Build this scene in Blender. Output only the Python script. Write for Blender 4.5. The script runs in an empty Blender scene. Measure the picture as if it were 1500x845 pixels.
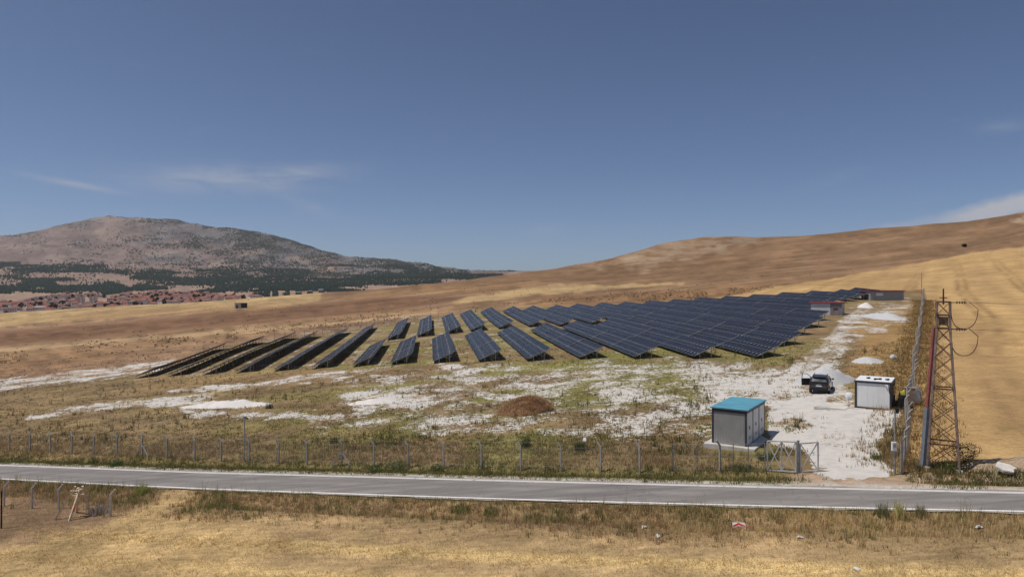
import bpy, bmesh, math, random
import numpy as np
from mathutils import Vector, Matrix

random.seed(7)
rng = np.random.default_rng(7)
scene = bpy.context.scene
COL = scene.collection
R = math.radians

# ---------------------------------------------------------------- camera
CAM_Z = 13.0
cam_data = bpy.data.cameras.new('camera')
cam = bpy.data.objects.new('camera', cam_data)
COL.objects.link(cam)
cam.location = (0, 0, CAM_Z)
cam.rotation_euler = (R(90.0), 0, 0)
cam_data.sensor_width = 36.0
cam_data.lens = 24.0
cam_data.shift_y = -0.0016
cam_data.clip_start = 0.5
cam_data.clip_end = 60000
scene.camera = cam

# ---------------------------------------------------------------- sun + sky
SUN_EL, SUN_AZ = 66.0, -98.0      # azimuth from +Y (view direction), clockwise positive
sd = Vector((math.sin(R(SUN_AZ)) * math.cos(R(SUN_EL)), math.cos(R(SUN_AZ)) * math.cos(R(SUN_EL)), math.sin(R(SUN_EL))))
sun_data = bpy.data.lights.new('sun', 'SUN')
sun_data.energy = 3.5
sun_data.angle = R(0.5)
sun_data.color = (1.0, 0.95, 0.88)
sun = bpy.data.objects.new('sun', sun_data)
COL.objects.link(sun)
sun.location = (-60, -20, 120)
sun.rotation_euler = (-sd).to_track_quat('-Z', 'Y').to_euler()

world = bpy.data.worlds.new('World')
scene.world = world
world.use_nodes = True
wn, wl = world.node_tree.nodes, world.node_tree.links
wn.clear()


def wnode(kind, **kw):
    n = wn.new(kind)
    for k, v in kw.items():
        setattr(n, k, v)
    return n


def wmath(op, a, b=None, c=None, clamp=False):
    n = wnode('ShaderNodeMath', operation=op, use_clamp=clamp)
    for i, v in enumerate((a, b, c)):
        if v is None:
            continue
        if isinstance(v, (int, float)):
            n.inputs[i].default_value = v
        else:
            wl.new(v, n.inputs[i])
    return n.outputs[0]


sky = wnode('ShaderNodeTexSky', sky_type='NISHITA', sun_disc=False)
sky.sun_elevation = R(SUN_EL)
sky.sun_rotation = R(SUN_AZ)
sky.altitude = 1100
sky.air_density = 0.58
sky.dust_density = 1.8
sky.ozone_density = 3.4
SKY_STRENGTH = 0.090
tc = wnode('ShaderNodeTexCoord')
sx = wnode('ShaderNodeSeparateXYZ')
wl.new(tc.outputs['Generated'], sx.inputs[0])
az = wmath('ARCTAN2', sx.outputs[0], sx.outputs[1])
el = wmath('ARCSINE', sx.outputs[2])
comb = wnode('ShaderNodeCombineXYZ')
wl.new(wmath('MULTIPLY', az, 9.0), comb.inputs[0])
wl.new(wmath('MULTIPLY', el, 42.0), comb.inputs[1])
cn = wnode('ShaderNodeTexNoise')
cn.inputs['Scale'].default_value = 1.5
cn.inputs['Detail'].default_value = 7
cn.inputs['Roughness'].default_value = 0.62
cn.inputs['Distortion'].default_value = 0.6
wl.new(comb.outputs[0], cn.inputs['Vector'])
comb2 = wnode('ShaderNodeCombineXYZ')
wl.new(wmath('MULTIPLY', az, 30.0), comb2.inputs[0])
wl.new(wmath('MULTIPLY', el, 45.0), comb2.inputs[1])
cn2 = wnode('ShaderNodeTexNoise')
cn2.inputs['Scale'].default_value = 1.3
cn2.inputs['Detail'].default_value = 6
cn2.inputs['Roughness'].default_value = 0.6
wl.new(comb2.outputs[0], cn2.inputs['Vector'])


def blob(a0, e0, wa, we, tilt=0.0):
    da = wmath('SUBTRACT', az, R(a0))
    de = wmath('SUBTRACT', wmath('SUBTRACT', el, R(e0)), wmath('MULTIPLY', da, tilt))
    a2 = wmath('POWER', wmath('ABSOLUTE', wmath('DIVIDE', da, R(wa))), 2.0)
    e2 = wmath('POWER', wmath('ABSOLUTE', wmath('DIVIDE', de, R(we))), 2.0)
    return wmath('EXPONENT', wmath('MULTIPLY', wmath('ADD', a2, e2), -1.0))


def total(lst):
    s = lst[0]
    for q in lst[1:]:
        s = wmath('ADD', s, q)
    return s


# thin cirrus: the streaks in view, and a faint scatter of the same all round the sky
wisps = total([
    wmath('MULTIPLY', blob(-22.5, 8.3, 6.5, 0.95, 0.05), 0.8),
    wmath('MULTIPLY', blob(-32.6, 7.2, 2.6, 0.22, -0.14), 0.75),
    wmath('MULTIPLY', blob(-17.0, 9.2, 3.4, 0.5, 0.1), 0.5),
    wmath('MULTIPLY', blob(-16.5, 6.4, 2.0, 0.5, -0.3), 0.35),
    wmath('MULTIPLY', blob(2.9, 4.7, 1.5, 0.4), 0.28),
    wmath('MULTIPLY', blob(35.8, 10.8, 1.3, 0.4), 0.35),
    wmath('MULTIPLY', blob(25, 8.0, 2.2, 0.5, 0.3), 0.14),
])
scat = wmath('MULTIPLY', wmath('SUBTRACT', cn.outputs['Fac'], 0.62, clamp=True), 0.35)
wfac = wmath('ADD', wmath('MULTIPLY', wmath('MULTIPLY', wisps, wmath('SUBTRACT', cn.outputs['Fac'], 0.26, clamp=True)), 1.6), scat)
# the bank of cumulus low on the horizon beyond the hill
bank = total([blob(36.6, 5.6, 4.2, 0.85, 0.28), wmath('MULTIPLY', blob(29.5, 4.2, 6.5, 0.75, 0.16), 0.5)])
bfac = wmath('MULTIPLY', wmath('SUBTRACT', wmath('ADD', bank, wmath('MULTIPLY', cn2.outputs['Fac'], 0.75)), 0.62, clamp=True), 1.1)
cfac = wmath('MINIMUM', wmath('ADD', wfac, wmath('MULTIPLY', bfac, 1.15)), 0.9)
mixc = wnode('ShaderNodeMix', data_type='RGBA')
wl.new(cfac, mixc.inputs[0])
wl.new(sky.outputs[0], mixc.inputs[6])
k = 1.0 / SKY_STRENGTH
mixc.inputs[7].default_value = (0.46 * k, 0.465 * k, 0.50 * k, 1)
bg = wnode('ShaderNodeBackground')
bg.inputs['Strength'].default_value = SKY_STRENGTH
wl.new(mixc.outputs[2], bg.inputs['Color'])
wo = wnode('ShaderNodeOutputWorld')
wl.new(bg.outputs[0], wo.inputs['Surface'])

scene.view_settings.view_transform = 'Standard'
scene.view_settings.look = 'None'
scene.view_settings.gamma = 1.0
scene.view_settings.exposure = 0.0
scene.view_settings.use_curve_mapping = False
scene.cycles.volume_bounces = 0
scene.cycles.diffuse_bounces = 3
scene.cycles.glossy_bounces = 3
scene.cycles.use_adaptive_sampling = True
scene.cycles.adaptive_threshold = 0.02
HAZE = 3.6e-5
scene.cycles.max_bounces = 6

# ---------------------------------------------------------------- numeric noise


def _hash(ix, iy, seed):
    h = (ix.astype(np.int64) * 374761393 + iy.astype(np.int64) * 668265263 + seed * 1442695041) & 0xFFFFFFFF
    h = ((h ^ (h >> 13)) * 1274126177) & 0xFFFFFFFF
    h = h ^ (h >> 16)
    return (h & 0xFFFFFF) / float(0xFFFFFF)


def vnoise(x, y, seed=0):
    x = np.asarray(x, float); y = np.asarray(y, float)
    ix = np.floor(x); iy = np.floor(y)
    fx = x - ix; fy = y - iy
    fx = fx * fx * fx * (fx * (fx * 6 - 15) + 10); fy = fy * fy * fy * (fy * (fy * 6 - 15) + 10)
    a = _hash(ix, iy, seed); b = _hash(ix + 1, iy, seed)
    c = _hash(ix, iy + 1, seed); d = _hash(ix + 1, iy + 1, seed)
    return (a + (b - a) * fx) * (1 - fy) + (c + (d - c) * fx) * fy


def fbm(x, y, octv=4, seed=0, rough=0.5):
    s = 0.0; amp = 1.0; tot = 0.0
    for i in range(octv):
        s = s + amp * vnoise(x * 2 ** i + 17.3 * i, y * 2 ** i - 9.1 * i, seed + i)
        tot += amp; amp *= rough
    return s / tot


def ridged(x, y, octv=4, seed=0):
    s = 0.0; amp = 1.0; tot = 0.0
    for i in range(octv):
        s = s + amp * (1 - np.abs(2 * vnoise(x * 2 ** i + 5.7 * i, y * 2 ** i + 3.3 * i, seed + i) - 1))
        tot += amp; amp *= 0.5
    return s / tot


def sstep(a, b, x):
    t = np.clip((x - a) / (b - a), 0, 1)
    return t * t * (3 - 2 * t)


# ---------------------------------------------------------------- the lie of the land
# surveyed points: (bearing as image column, level as image row, distance); the ground near the site is an even slope
F = 1000.0
PB, PC = 0.0722, 0.0057            # slope of the site: rises to the right and gently away
HOR = 420.0
ROW_NEAR_X = [1108, 1016, 929, 849, 772, 701, 634, 571.5, 515.6, 456, 399, 343.5, 294, 243, 196]
ROW_NEAR_Y = [525, 525.5, 526, 526, 529, 530, 532, 534, 537, 540, 543.5, 546, 548.5, 550.6, 553.6]
ROW_NEAR_D = [95 + 2.91 * i for i in range(15)]
ROW_FAR_X = {14: 333, 13: 389, 12: 435, 11: 468, 10: 512, 9: 551, 8: 599, 7: 632, 6: 663, 5: 689.5, 4: 719.6, 3: 752, 2: 781, 1: 815,
             0: 846, -1: 882, -2: 915, -3: 952, -4: 987, -5: 1024, -6: 1064, -7: 1104, -8: 1147, -9: 1190, -10: 1233, -11: 1281}
ROW_FAR_Y = {14: 499, 13: 491, 12: 485, 11: 483, 10: 477.6, 9: 471, 8: 463.5, 7: 460.5, 6: 455.4, 5: 450.5, 4: 449.8, 3: 448, 2: 447.6, 1: 445.4,
             0: 444, -1: 442.5, -2: 441, -3: 439.5, -4: 437, -5: 434.7, -6: 432.5, -7: 430, -8: 426.7, -9: 425, -10: 422.7, -11: 420.5}
ROW_FAR_D = {14: 175, 13: 188, 12: 198, 11: 203, 10: 210, 9: 218, 8: 225, 7: 230, 6: 231, 5: 231, 4: 231, 3: 231, 2: 231, 1: 230,
             0: 229, -1: 228, -2: 227, -3: 225, -4: 223, -5: 221, -6: 219, -7: 216, -8: 213, -9: 210, -10: 207, -11: 204}
HI_EDGE = 2.0
cp = []
for px in (-150, 150, 450, 750, 1050, 1300, 1650):
    for D in (30, 40, 52, 68, 84):
        u = (px - 750) / F
        cp.append((u, D, PB * u + PC))


def add_cp(px, py, D):
    cp.append(((px - 750) / F, D, (HOR - py) / F + CAM_Z / D))


for i in range(15):
    add_cp(ROW_NEAR_X[i] + 12, ROW_NEAR_Y[i], ROW_NEAR_D[i])
for px, py, D in ((1160, 506, 104), (1173, 491.6, 115), (1195, 480.5, 124), (1203, 470, 135), (1215, 461.5, 150), (1300, 440, 190)):
    add_cp(px, py, D)
for i in range(-10, 15):
    add_cp(ROW_FAR_X[i], ROW_FAR_Y[i] + HI_EDGE / ROW_FAR_D[i] * F, ROW_FAR_D[i])
for px, py, D in (
        (-150, 552, 185), (0, 540, 181), (0, 500, 260), (0, 472, 400), (0, 459, 520), (-150, 470, 520), (-150, 520, 260),
        (100, 453, 540), (200, 500, 240), (200, 470, 370), (200, 447, 560), (300, 442, 580), (353, 451, 375), (380, 436, 600), (470, 429, 630), (470, 452, 380),
        (550, 450, 330), (550, 430, 520), (560, 423, 680), (630, 415, 720), (700, 430, 380), (700, 409, 750), (780, 425, 420), (780, 401, 800), (850, 389, 920),
        (900, 425, 420), (900, 400, 700), (915, 373, 1020), (980, 354, 1120), (1050, 415, 380), (1050, 390, 650), (1050, 365, 950), (1050, 348, 1200),
        (1150, 349, 1200), (1150, 395, 500), (1250, 405, 330), (1250, 385, 500), (1250, 365, 700), (1250, 340, 1080), (1350, 330, 1000),
        (1450, 450, 155), (1450, 400, 270), (1450, 372, 380), (1450, 345, 620), (1450, 318, 900), (1500, 309, 860), (1600, 290, 820), (1600, 345, 400), (1600, 450, 140),
        (1750, 270, 800), (1750, 345, 350)):
    add_cp(px, py, D)
# beyond the crests
for px, py, D in (
        (-150, 482, 800), (0, 472, 800), (0, 458, 1300), (-150, 460, 1300), (0, 432, 1900), (200, 457, 900), (200, 446, 1350), (200, 428, 2000), (380, 446, 1000),
        (380, 434.5, 1500), (380, 424, 2100), (480, 438, 1050), (480, 429, 1800), (560, 432, 1200), (560, 421, 2200), (630, 424, 1300), (700, 420, 1400), (700, 408, 2600), (790, 412, 1500),
        (790, 402, 2700), (850, 402, 1500), (915, 392, 1500), (1050, 372, 1700), (1150, 374, 1700), (1250, 366, 1500), (1350, 360, 1450), (1450, 345, 1300), (1600, 330, 1250), (1750, 310, 1200),
        (900, 405, 2600), (1050, 405, 2700), (1250, 405, 2700), (1450, 405, 2700), (1650, 405, 2700),
        (-150, 400, 3000), (0, 400, 3000), (-150, 375, 4000), (0, 371, 4000), (-150, 352, 5000), (0, 347, 5000), (50, 341.5, 5050), (100, 329, 5100),
        (150, 425, 2200), (150, 391, 3200), (150, 352, 4300), (150, 317, 5200), (200, 319, 5200), (260, 325, 5200), (300, 425, 2300), (300, 390, 3300), (300, 357, 4300), (330, 335, 5150), (380, 341, 5100),
        (420, 350, 5000), (450, 415, 2400), (450, 395, 3300), (450, 361, 4850), (500, 373.5, 4800), (560, 408, 2700), (560, 396, 3500), (560, 382, 4750), (620, 388.5, 4650), (700, 393.5, 4500), (700, 402, 3300),
        (780, 397, 4500), (900, 404, 4500), (1200, 412, 4500), (1600, 412, 4500),
        (-150, 380, 6500), (150, 350, 6600), (330, 362, 6600), (500, 390, 6400), (700, 402, 6200), (900, 410, 6500), (1200, 416, 6500), (1600, 416, 6500),
        (-150, 415, 9500), (150, 412, 9500), (450, 415, 9500), (800, 417, 9500), (1200, 418, 9500), (1600, 418, 9500)):
    add_cp(px, py, D)
cp = np.array(cp)
TX = np.stack([cp[:, 0] * 5.0, np.log(cp[:, 1]) * 1.6], 1)


def _phi(r2):
    return 0.5 * r2 * np.log(r2 + 1e-12)


_d2 = ((TX[:, None, :] - TX[None, :, :]) ** 2).sum(-1)
_n = len(cp)
_A = np.zeros((_n + 3, _n + 3))
_A[:_n, :_n] = _phi(_d2) + np.eye(_n) * 1e-3
_A[:_n, _n] = 1; _A[:_n, _n + 1:] = TX
_A[_n:, :_n] = _A[:_n, _n:].T
_b = np.zeros(_n + 3); _b[:_n] = cp[:, 2]
TW = np.linalg.solve(_A, _b)


def slope_tps(u, D):
    q = np.stack([u * 5.0, np.log(np.clip(D, 26, 9800)) * 1.6], 1)
    out = np.empty(len(q))
    for s in range(0, len(q), 20000):
        qq = q[s:s + 20000]
        r2 = ((qq[:, None, :] - TX[None]) ** 2).sum(-1)
        out[s:s + 20000] = _phi(r2) @ TW[:_n] + TW[_n] + qq @ TW[_n + 1:]
    w = sstep(26, 42, D)
    return (PB * u + PC) * (1 - w) + out * w


_gu = np.linspace(-0.92, 1.02, 260); _gl = np.linspace(math.log(26), math.log(9800), 520)
_GS = slope_tps(np.repeat(_gu[None], 520, 0).ravel(), np.exp(np.repeat(_gl[:, None], 260, 1)).ravel()).reshape(520, 260)


def slope_S(u, D):
    fu = (np.clip(u, -0.92, 1.02) - _gu[0]) / (_gu[1] - _gu[0]); fl = (np.log(np.clip(D, 26, 9800)) - _gl[0]) / (_gl[1] - _gl[0])
    iu = np.clip(fu.astype(int), 0, 258); il = np.clip(fl.astype(int), 0, 518)
    a = fu - iu; b_ = fl - il
    return (_GS[il, iu] * (1 - a) + _GS[il, iu + 1] * a) * (1 - b_) + (_GS[il + 1, iu] * (1 - a) + _GS[il + 1, iu + 1] * a) * b_


# road edges (distance as a function of X)
def _quad(p):
    c = np.polyfit([q[0] for q in p], [q[1] for q in p], 2)
    x0, x1 = -62.0, 34.0

    def f(x):
        x = np.asarray(x, float)
        y = np.polyval(c, np.clip(x, x0, x1))
        dc = np.polyder(c)
        return y + np.where(x < x0, (x - x0) * np.polyval(dc, x0), 0) + np.where(x > x1, (x - x1) * np.polyval(dc, x1), 0)
    return f


road_far = _quad([(-45.9, 61.2), (-17.9, 51.1), (0.9, 44.7), (15.1, 39.8), (27.1, 36.1)])
road_near = _quad([(-41.7, 55.65), (-16.8, 46.6), (0.8, 40.6), (13.9, 36.6), (25.0, 33.35)])


def base_height(X, Y):
    X = np.asarray(X, float); Y = np.asarray(Y, float)
    Ys = np.maximum(Y, 26.0)
    u = X / Ys
    uc = np.clip(u, -0.92, 1.02)
    z = slope_S(u, Ys) * Ys + (u - uc) * Ys * 0.02
    return np.where(Y < 26, PB * X * (1 - 0) + PC * Y, z)


def height(X, Y, detail=True):
    shp = np.shape(X)
    X = np.atleast_1d(np.asarray(X, float)).ravel(); Y = np.atleast_1d(np.asarray(Y, float)).ravel()
    z = base_height(X, Y)
    u = X / np.maximum(Y, 26)
    # road bed and shallow ditches
    rf, rn = road_far(X), road_near(X)
    on = (Y < rf + 0.5) & (Y > rn - 0.5)
    dist = np.where(Y > rf, Y - rf, np.where(Y < rn, rn - Y, 0))
    near = (np.abs(Y - 45) < 60)
    ditch = 0.34 * np.exp(-((dist - 2.5) / 0.9) ** 2)
    drive = np.exp(-((X - 20.0) / 3.0) ** 2) * (Y > rf)
    z = z - np.where(near, np.where(on, 0.05, ditch * (1 - drive)), 0)
    if detail:
        m = 1 - sstep(90, 240, Y)
        off = np.where(on, 0, 1)
        z = z + m * off * (0.10 * (fbm(X * 0.35, Y * 0.35, 3, 3) - 0.5) + 0.09 * (fbm(X * 1.7, Y * 1.7, 2, 5) - 0.5))
        a2 = sstep(240, 520, Y) * 2.2 + sstep(600, 1000, Y) * 9.0
        z = z + a2 * (fbm(X / 130, Y / 130, 4, 11) - 0.5)
        a3 = sstep(2300, 3900, Y) * sstep(0.25, -0.1, u)
        a3 = a3 * (1 - 0.55 * sstep(4300, 5000, Y))
        rd = ridged(X / 900 + 0.25 * Y / 900, Y / 1500, 4, 21)
        z = z + a3 * (95 * (rd - 0.62) + 44 * (fbm(X / 150, Y / 190, 4, 31) - 0.5))
        a4 = sstep(1900, 2500, Y) * (1 - sstep(3300, 4200, Y)) * sstep(0.25, -0.1, u)
        z = z + a4 * 34 * (fbm(X / 420, Y / 300, 4, 41) - 0.5)
    return z.reshape(shp) if shp else float(z[0])


def zat(x, y):
    return height(np.array([x]), np.array([y]))[0]


_GD = np.concatenate([np.linspace(26, 110, 150), np.geomspace(111, 6800, 320)])


def G(px, py, dmin=0):
    """where a line of sight meets the ground: surveyed bearing/level -> world point"""
    u = (px - 750) / F; v = (HOR - py) / F
    z = height(u * _GD, _GD)
    e = z - (CAM_Z + v * _GD)
    hit = np.nonzero((e[1:] >= 0) & (e[:-1] < 0) & (_GD[1:] >= dmin))[0]
    if not len(hit):
        return None
    i = hit[0] + 1
    t = -e[i - 1] / (e[i] - e[i - 1])
    D = float(_GD[i - 1] + t * (_GD[i] - _GD[i - 1]))
    return Vector((u * D, D, zat(u * D, D)))


def poly_mask(px, py, poly, soft=3.0, wob=None):
    """1 inside, 0 outside, soft border; wob shifts the border"""
    P = np.array(poly, float)
    n = len(P)
    inside = np.zeros(px.shape, bool)
    dmin = np.full(px.shape, 1e18)
    for i in range(n):
        x0, y0 = P[i]; x1, y1 = P[(i + 1) % n]
        c = ((y0 > py) != (y1 > py))
        xi = (x1 - x0) * (py - y0) / ((y1 - y0) if y1 != y0 else 1e-9) + x0
        inside ^= c & (px < xi)
        dx, dy = x1 - x0, y1 - y0
        t = np.clip(((px - x0) * dx + (py - y0) * dy) / (dx * dx + dy * dy + 1e-9), 0, 1)
        dmin = np.minimum(dmin, (px - x0 - t * dx) ** 2 + (py - y0 - t * dy) ** 2)
    sdist = np.sqrt(dmin) * np.where(inside, 1, -1)
    if wob is not None:
        sdist = sdist + wob
    return sstep(-soft, soft, sdist)


# ---------------------------------------------------------------- object helpers
def tag(o, label=None, cat=None, group=None, kind=None):
    if label: o['label'] = label
    if cat: o['category'] = cat
    if group: o['group'] = group
    if kind: o['kind'] = kind
    return o


def empty(name, loc=(0, 0, 0), rz=0.0):
    o = bpy.data.objects.new(name, None)
    COL.objects.link(o)
    o.location = loc
    o.rotation_euler = (0, 0, rz)
    o.empty_display_size = 0.2
    return o


def link(name, me, parent=None, loc=None, rot=None):
    o = bpy.data.objects.new(name, me)
    COL.objects.link(o)
    if parent is not None: o.parent = parent
    if loc is not None: o.location = loc
    if rot is not None: o.rotation_euler = rot
    return o


def fast_mesh(name, V, faces, mats=(), cols=None, smooth=False, mat_idx=None):
    """V (n,3), faces (m,k) all the same k"""
    V = np.asarray(V, np.float32); faces = np.asarray(faces, np.int32)
    me = bpy.data.meshes.new(name)
    m, kk = faces.shape
    me.vertices.add(len(V)); me.vertices.foreach_set('co', V.ravel())
    me.loops.add(m * kk); me.loops.foreach_set('vertex_index', faces.ravel())
    me.polygons.add(m)
    me.polygons.foreach_set('loop_start', np.arange(0, m * kk, kk, dtype=np.int32))
    if smooth: me.polygons.foreach_set('use_smooth', np.ones(m, bool))
    for q in mats: me.materials.append(q)
    if mat_idx is not None: me.polygons.foreach_set('material_index', np.asarray(mat_idx, np.int32))
    me.update(calc_edges=True)
    if cols is not None:
        a = me.color_attributes.new('col', 'FLOAT_COLOR', 'POINT')
        c4 = np.ones((len(V), 4), np.float32); c4[:, :3] = cols
        a.data.foreach_set('color', c4.ravel())
    return me


class MB:
    """collects boxes, bars, tubes and prisms; build() links them as one mesh object"""

    def __init__(self):
        self.bm = bmesh.new()

    def box(self, c, s, rot=None, taper=None):
        m = Matrix.Translation(c)
        if rot is not None: m = m @ rot
        r = bmesh.ops.create_cube(self.bm, size=1.0)
        for v in r['verts']:
            if taper and v.co.z > 0:
                v.co.x *= taper[0]; v.co.y *= taper[1]
            v.co = m @ Vector((v.co.x * s[0], v.co.y * s[1], v.co.z * s[2]))
        return self

    def bar(self, a, b, w, h=None, up=(0, 0, 1)):
        a, b = Vector(a), Vector(b)
        h = h or w
        d = b - a
        L = d.length
        z = d.normalized()
        x = z.cross(Vector(up))
        if x.length < 1e-4: x = z.cross(Vector((1, 0, 0)))
        x.normalize(); y = z.cross(x)
        m = Matrix((x, y, z)).transposed().to_4x4()
        return self.box((a + b) / 2, (w, h, L), m)

    def tube(self, a, b, r, r2=None, n=10, caps=True):
        a, b = Vector(a), Vector(b)
        r2 = r if r2 is None else r2
        z = (b - a).normalized()
        x = z.cross(Vector((0, 0, 1)))
        if x.length < 1e-4: x = Vector((1, 0, 0))
        x.normalize(); y = z.cross(x)
        lo, hi = [], []
        for i in range(n):
            t = 2 * math.pi * i / n
            d = x * math.cos(t) + y * math.sin(t)
            lo.append(self.bm.verts.new(a + d * r)); hi.append(self.bm.verts.new(b + d * r2))
        for i in range(n):
            self.bm.faces.new((lo[i], lo[(i + 1) % n], hi[(i + 1) % n], hi[i]))
        if caps:
            self.bm.faces.new(lo[::-1]); self.bm.faces.new(hi)
        return self

    def path(self, pts, r, n=6):
        pts = [Vector(p) for p in pts]
        rings = []
        for i, p in enumerate(pts):
            d = (pts[min(i + 1, len(pts) - 1)] - pts[max(i - 1, 0)]).normalized()
            x = d.cross(Vector((0.13, 0.2, 0.97)))
            if x.length < 1e-4: x = Vector((1, 0, 0))
            x.normalize(); y = d.cross(x)
            rings.append([self.bm.verts.new(p + (x * math.cos(2 * math.pi * k / n) + y * math.sin(2 * math.pi * k / n)) * r) for k in range(n)])
        for i in range(len(rings) - 1):
            for k in range(n):
                self.bm.faces.new((rings[i][k], rings[i][(k + 1) % n], rings[i + 1][(k + 1) % n], rings[i + 1][k]))
        return self

    def loft(self, rings, caps=True):
        vs = [[self.bm.verts.new(p) for p in r] for r in rings]
        n = len(rings[0])
        for i in range(len(vs) - 1):
            for k in range(n):
                self.bm.faces.new((vs[i][k], vs[i][(k + 1) % n], vs[i + 1][(k + 1) % n], vs[i + 1][k]))
        if caps:
            self.bm.faces.new(vs[0][::-1]); self.bm.faces.new(vs[-1])
        return self

    def prism(self, poly, d):
        """poly: list of points (coplanar), d: extrude vector"""
        d = Vector(d)
        lo = [self.bm.verts.new(Vector(p)) for p in poly]
        hi = [self.bm.verts.new(Vector(p) + d) for p in poly]
        n = len(poly)
        for i in range(n):
            self.bm.faces.new((lo[i], lo[(i + 1) % n], hi[(i + 1) % n], hi[i]))
        self.bm.faces.new(lo[::-1]); self.bm.faces.new(hi)
        return self

    def mesh(self, name, mat, bevel=0.0, smooth=False):
        bmesh.ops.recalc_face_normals(self.bm, faces=self.bm.faces)
        if bevel:
            bmesh.ops.bevel(self.bm, geom=list(self.bm.edges), offset=bevel, segments=2, affect='EDGES', clamp_overlap=True)
        me = bpy.data.meshes.new(name)
        self.bm.to_mesh(me); self.bm.free()
        if mat: me.materials.append(mat)
        if smooth:
            me.polygons.foreach_set('use_smooth', np.ones(len(me.polygons), bool))
        return me

    def build(self, name, mat, parent=None, loc=None, rot=None, bevel=0.0, smooth=False):
        return link(name, self.mesh(name, mat, bevel, smooth), parent, loc, rot)


# ---------------------------------------------------------------- materials
def new_mat(name):
    m = bpy.data.materials.new(name)
    m.use_nodes = True
    nt = m.node_tree
    b = nt.nodes['Principled BSDF']
    return m, nt, b


def N(nt, kind, **kw):
    n = nt.nodes.new(kind)
    for k_, v in kw.items():
        if k_.startswith('i_'):
            n.inputs[k_[2:].replace('_', ' ')].default_value = v
        else:
            setattr(n, k_, v)
    return n


def M_(nt, op, a, b=None, c=None, clamp=False):
    n = nt.nodes.new('ShaderNodeMath'); n.operation = op; n.use_clamp = clamp
    for i, v in enumerate((a, b, c)):
        if v is None: continue
        if isinstance(v, (int, float)): n.inputs[i].default_value = v
        else: nt.links.new(v, n.inputs[i])
    return n.outputs[0]


def mixrgb(nt, fac, a, b, mode='MIX'):
    n = nt.nodes.new('ShaderNodeMix'); n.data_type = 'RGBA'; n.blend_type = mode
    for s, v in ((0, fac), (6, a), (7, b)):
        if isinstance(v, (int, float)): n.inputs[s].default_value = v
        elif isinstance(v, tuple): n.inputs[s].default_value = (*v[:3], 1)
        else: nt.links.new(v, n.inputs[s])
    return n.outputs[2]


def noise(nt, vec, scale, detail=3, rough=0.55, dist=0.0):
    n = nt.nodes.new('ShaderNodeTexNoise')
    n.inputs['Scale'].default_value = scale; n.inputs['Detail'].default_value = detail
    n.inputs['Roughness'].default_value = rough; n.inputs['Distortion'].default_value = dist
    if vec is not None: nt.links.new(vec, n.inputs['Vector'])
    return n.outputs['Fac']


def ramp(nt, fac, lo, hi):
    n = nt.nodes.new('ShaderNodeMapRange'); n.interpolation_type = 'SMOOTHSTEP'
    nt.links.new(fac, n.inputs[0])
    n.inputs[1].default_value = lo; n.inputs[2].default_value = hi
    return n.outputs[0]


def simple(name, col, rough=0.6, metal=0.0, var=0.18, scale=3.0, bump=0.0, bscale=20.0, dirt=None, spec=0.4):
    m, nt, b = new_mat(name)
    t = N(nt, 'ShaderNodeTexCoord')
    f = noise(nt, t.outputs['Object'], scale, 5, 0.6)
    lo = tuple(c * (1 - var) for c in col); hi = tuple(min(1, c * (1 + var)) for c in col)
    c = mixrgb(nt, ramp(nt, f, 0.3, 0.7), lo, hi)
    if dirt:
        f2 = noise(nt, t.outputs['Object'], scale * 0.6, 6, 0.7)
        c = mixrgb(nt, ramp(nt, f2, 0.55, 0.75), c, dirt)
    nt.links.new(c, b.inputs['Base Color'])
    b.inputs['Roughness'].default_value = rough
    b.inputs['Metallic'].default_value = metal
    b.inputs['Specular IOR Level'].default_value = spec
    if bump:
        bp = N(nt, 'ShaderNodeBump', i_Strength=bump, i_Distance=0.02)
        nt.links.new(noise(nt, t.outputs['Object'], bscale, 4), bp.inputs['Height'])
        nt.links.new(bp.outputs[0], b.inputs['Normal'])
    return m


def attr_mat(name, rough=0.9, var=0.25, scale=8.0, trans=0.0):
    """colour from the 'col' point attribute, varied by noise"""
    m, nt, b = new_mat(name)
    a = N(nt, 'ShaderNodeAttribute', attribute_name='col')
    g = N(nt, 'ShaderNodeNewGeometry')
    f = noise(nt, g.outputs['Position'], scale, 2)
    k_ = M_(nt, 'MULTIPLY_ADD', f, 2 * var, 1 - var)
    mm = N(nt, 'ShaderNodeVectorMath', operation='SCALE')
    nt.links.new(a.outputs['Color'], mm.inputs[0]); nt.links.new(k_, mm.inputs['Scale'])
    nt.links.new(mm.outputs[0], b.inputs['Base Color'])
    b.inputs['Roughness'].default_value = rough
    b.inputs['Specular IOR Level'].default_value = 0.15
    if trans:
        tr = N(nt, 'ShaderNodeBsdfTranslucent')
        nt.links.new(mm.outputs[0], tr.inputs['Color'])
        mx = N(nt, 'ShaderNodeMixShader'); mx.inputs[0].default_value = trans
        nt.links.new(b.outputs[0], mx.inputs[1]); nt.links.new(tr.outputs[0], mx.inputs[2])
        nt.links.new(mx.outputs[0], nt.nodes['Material Output'].inputs['Surface'])
    return m


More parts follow.
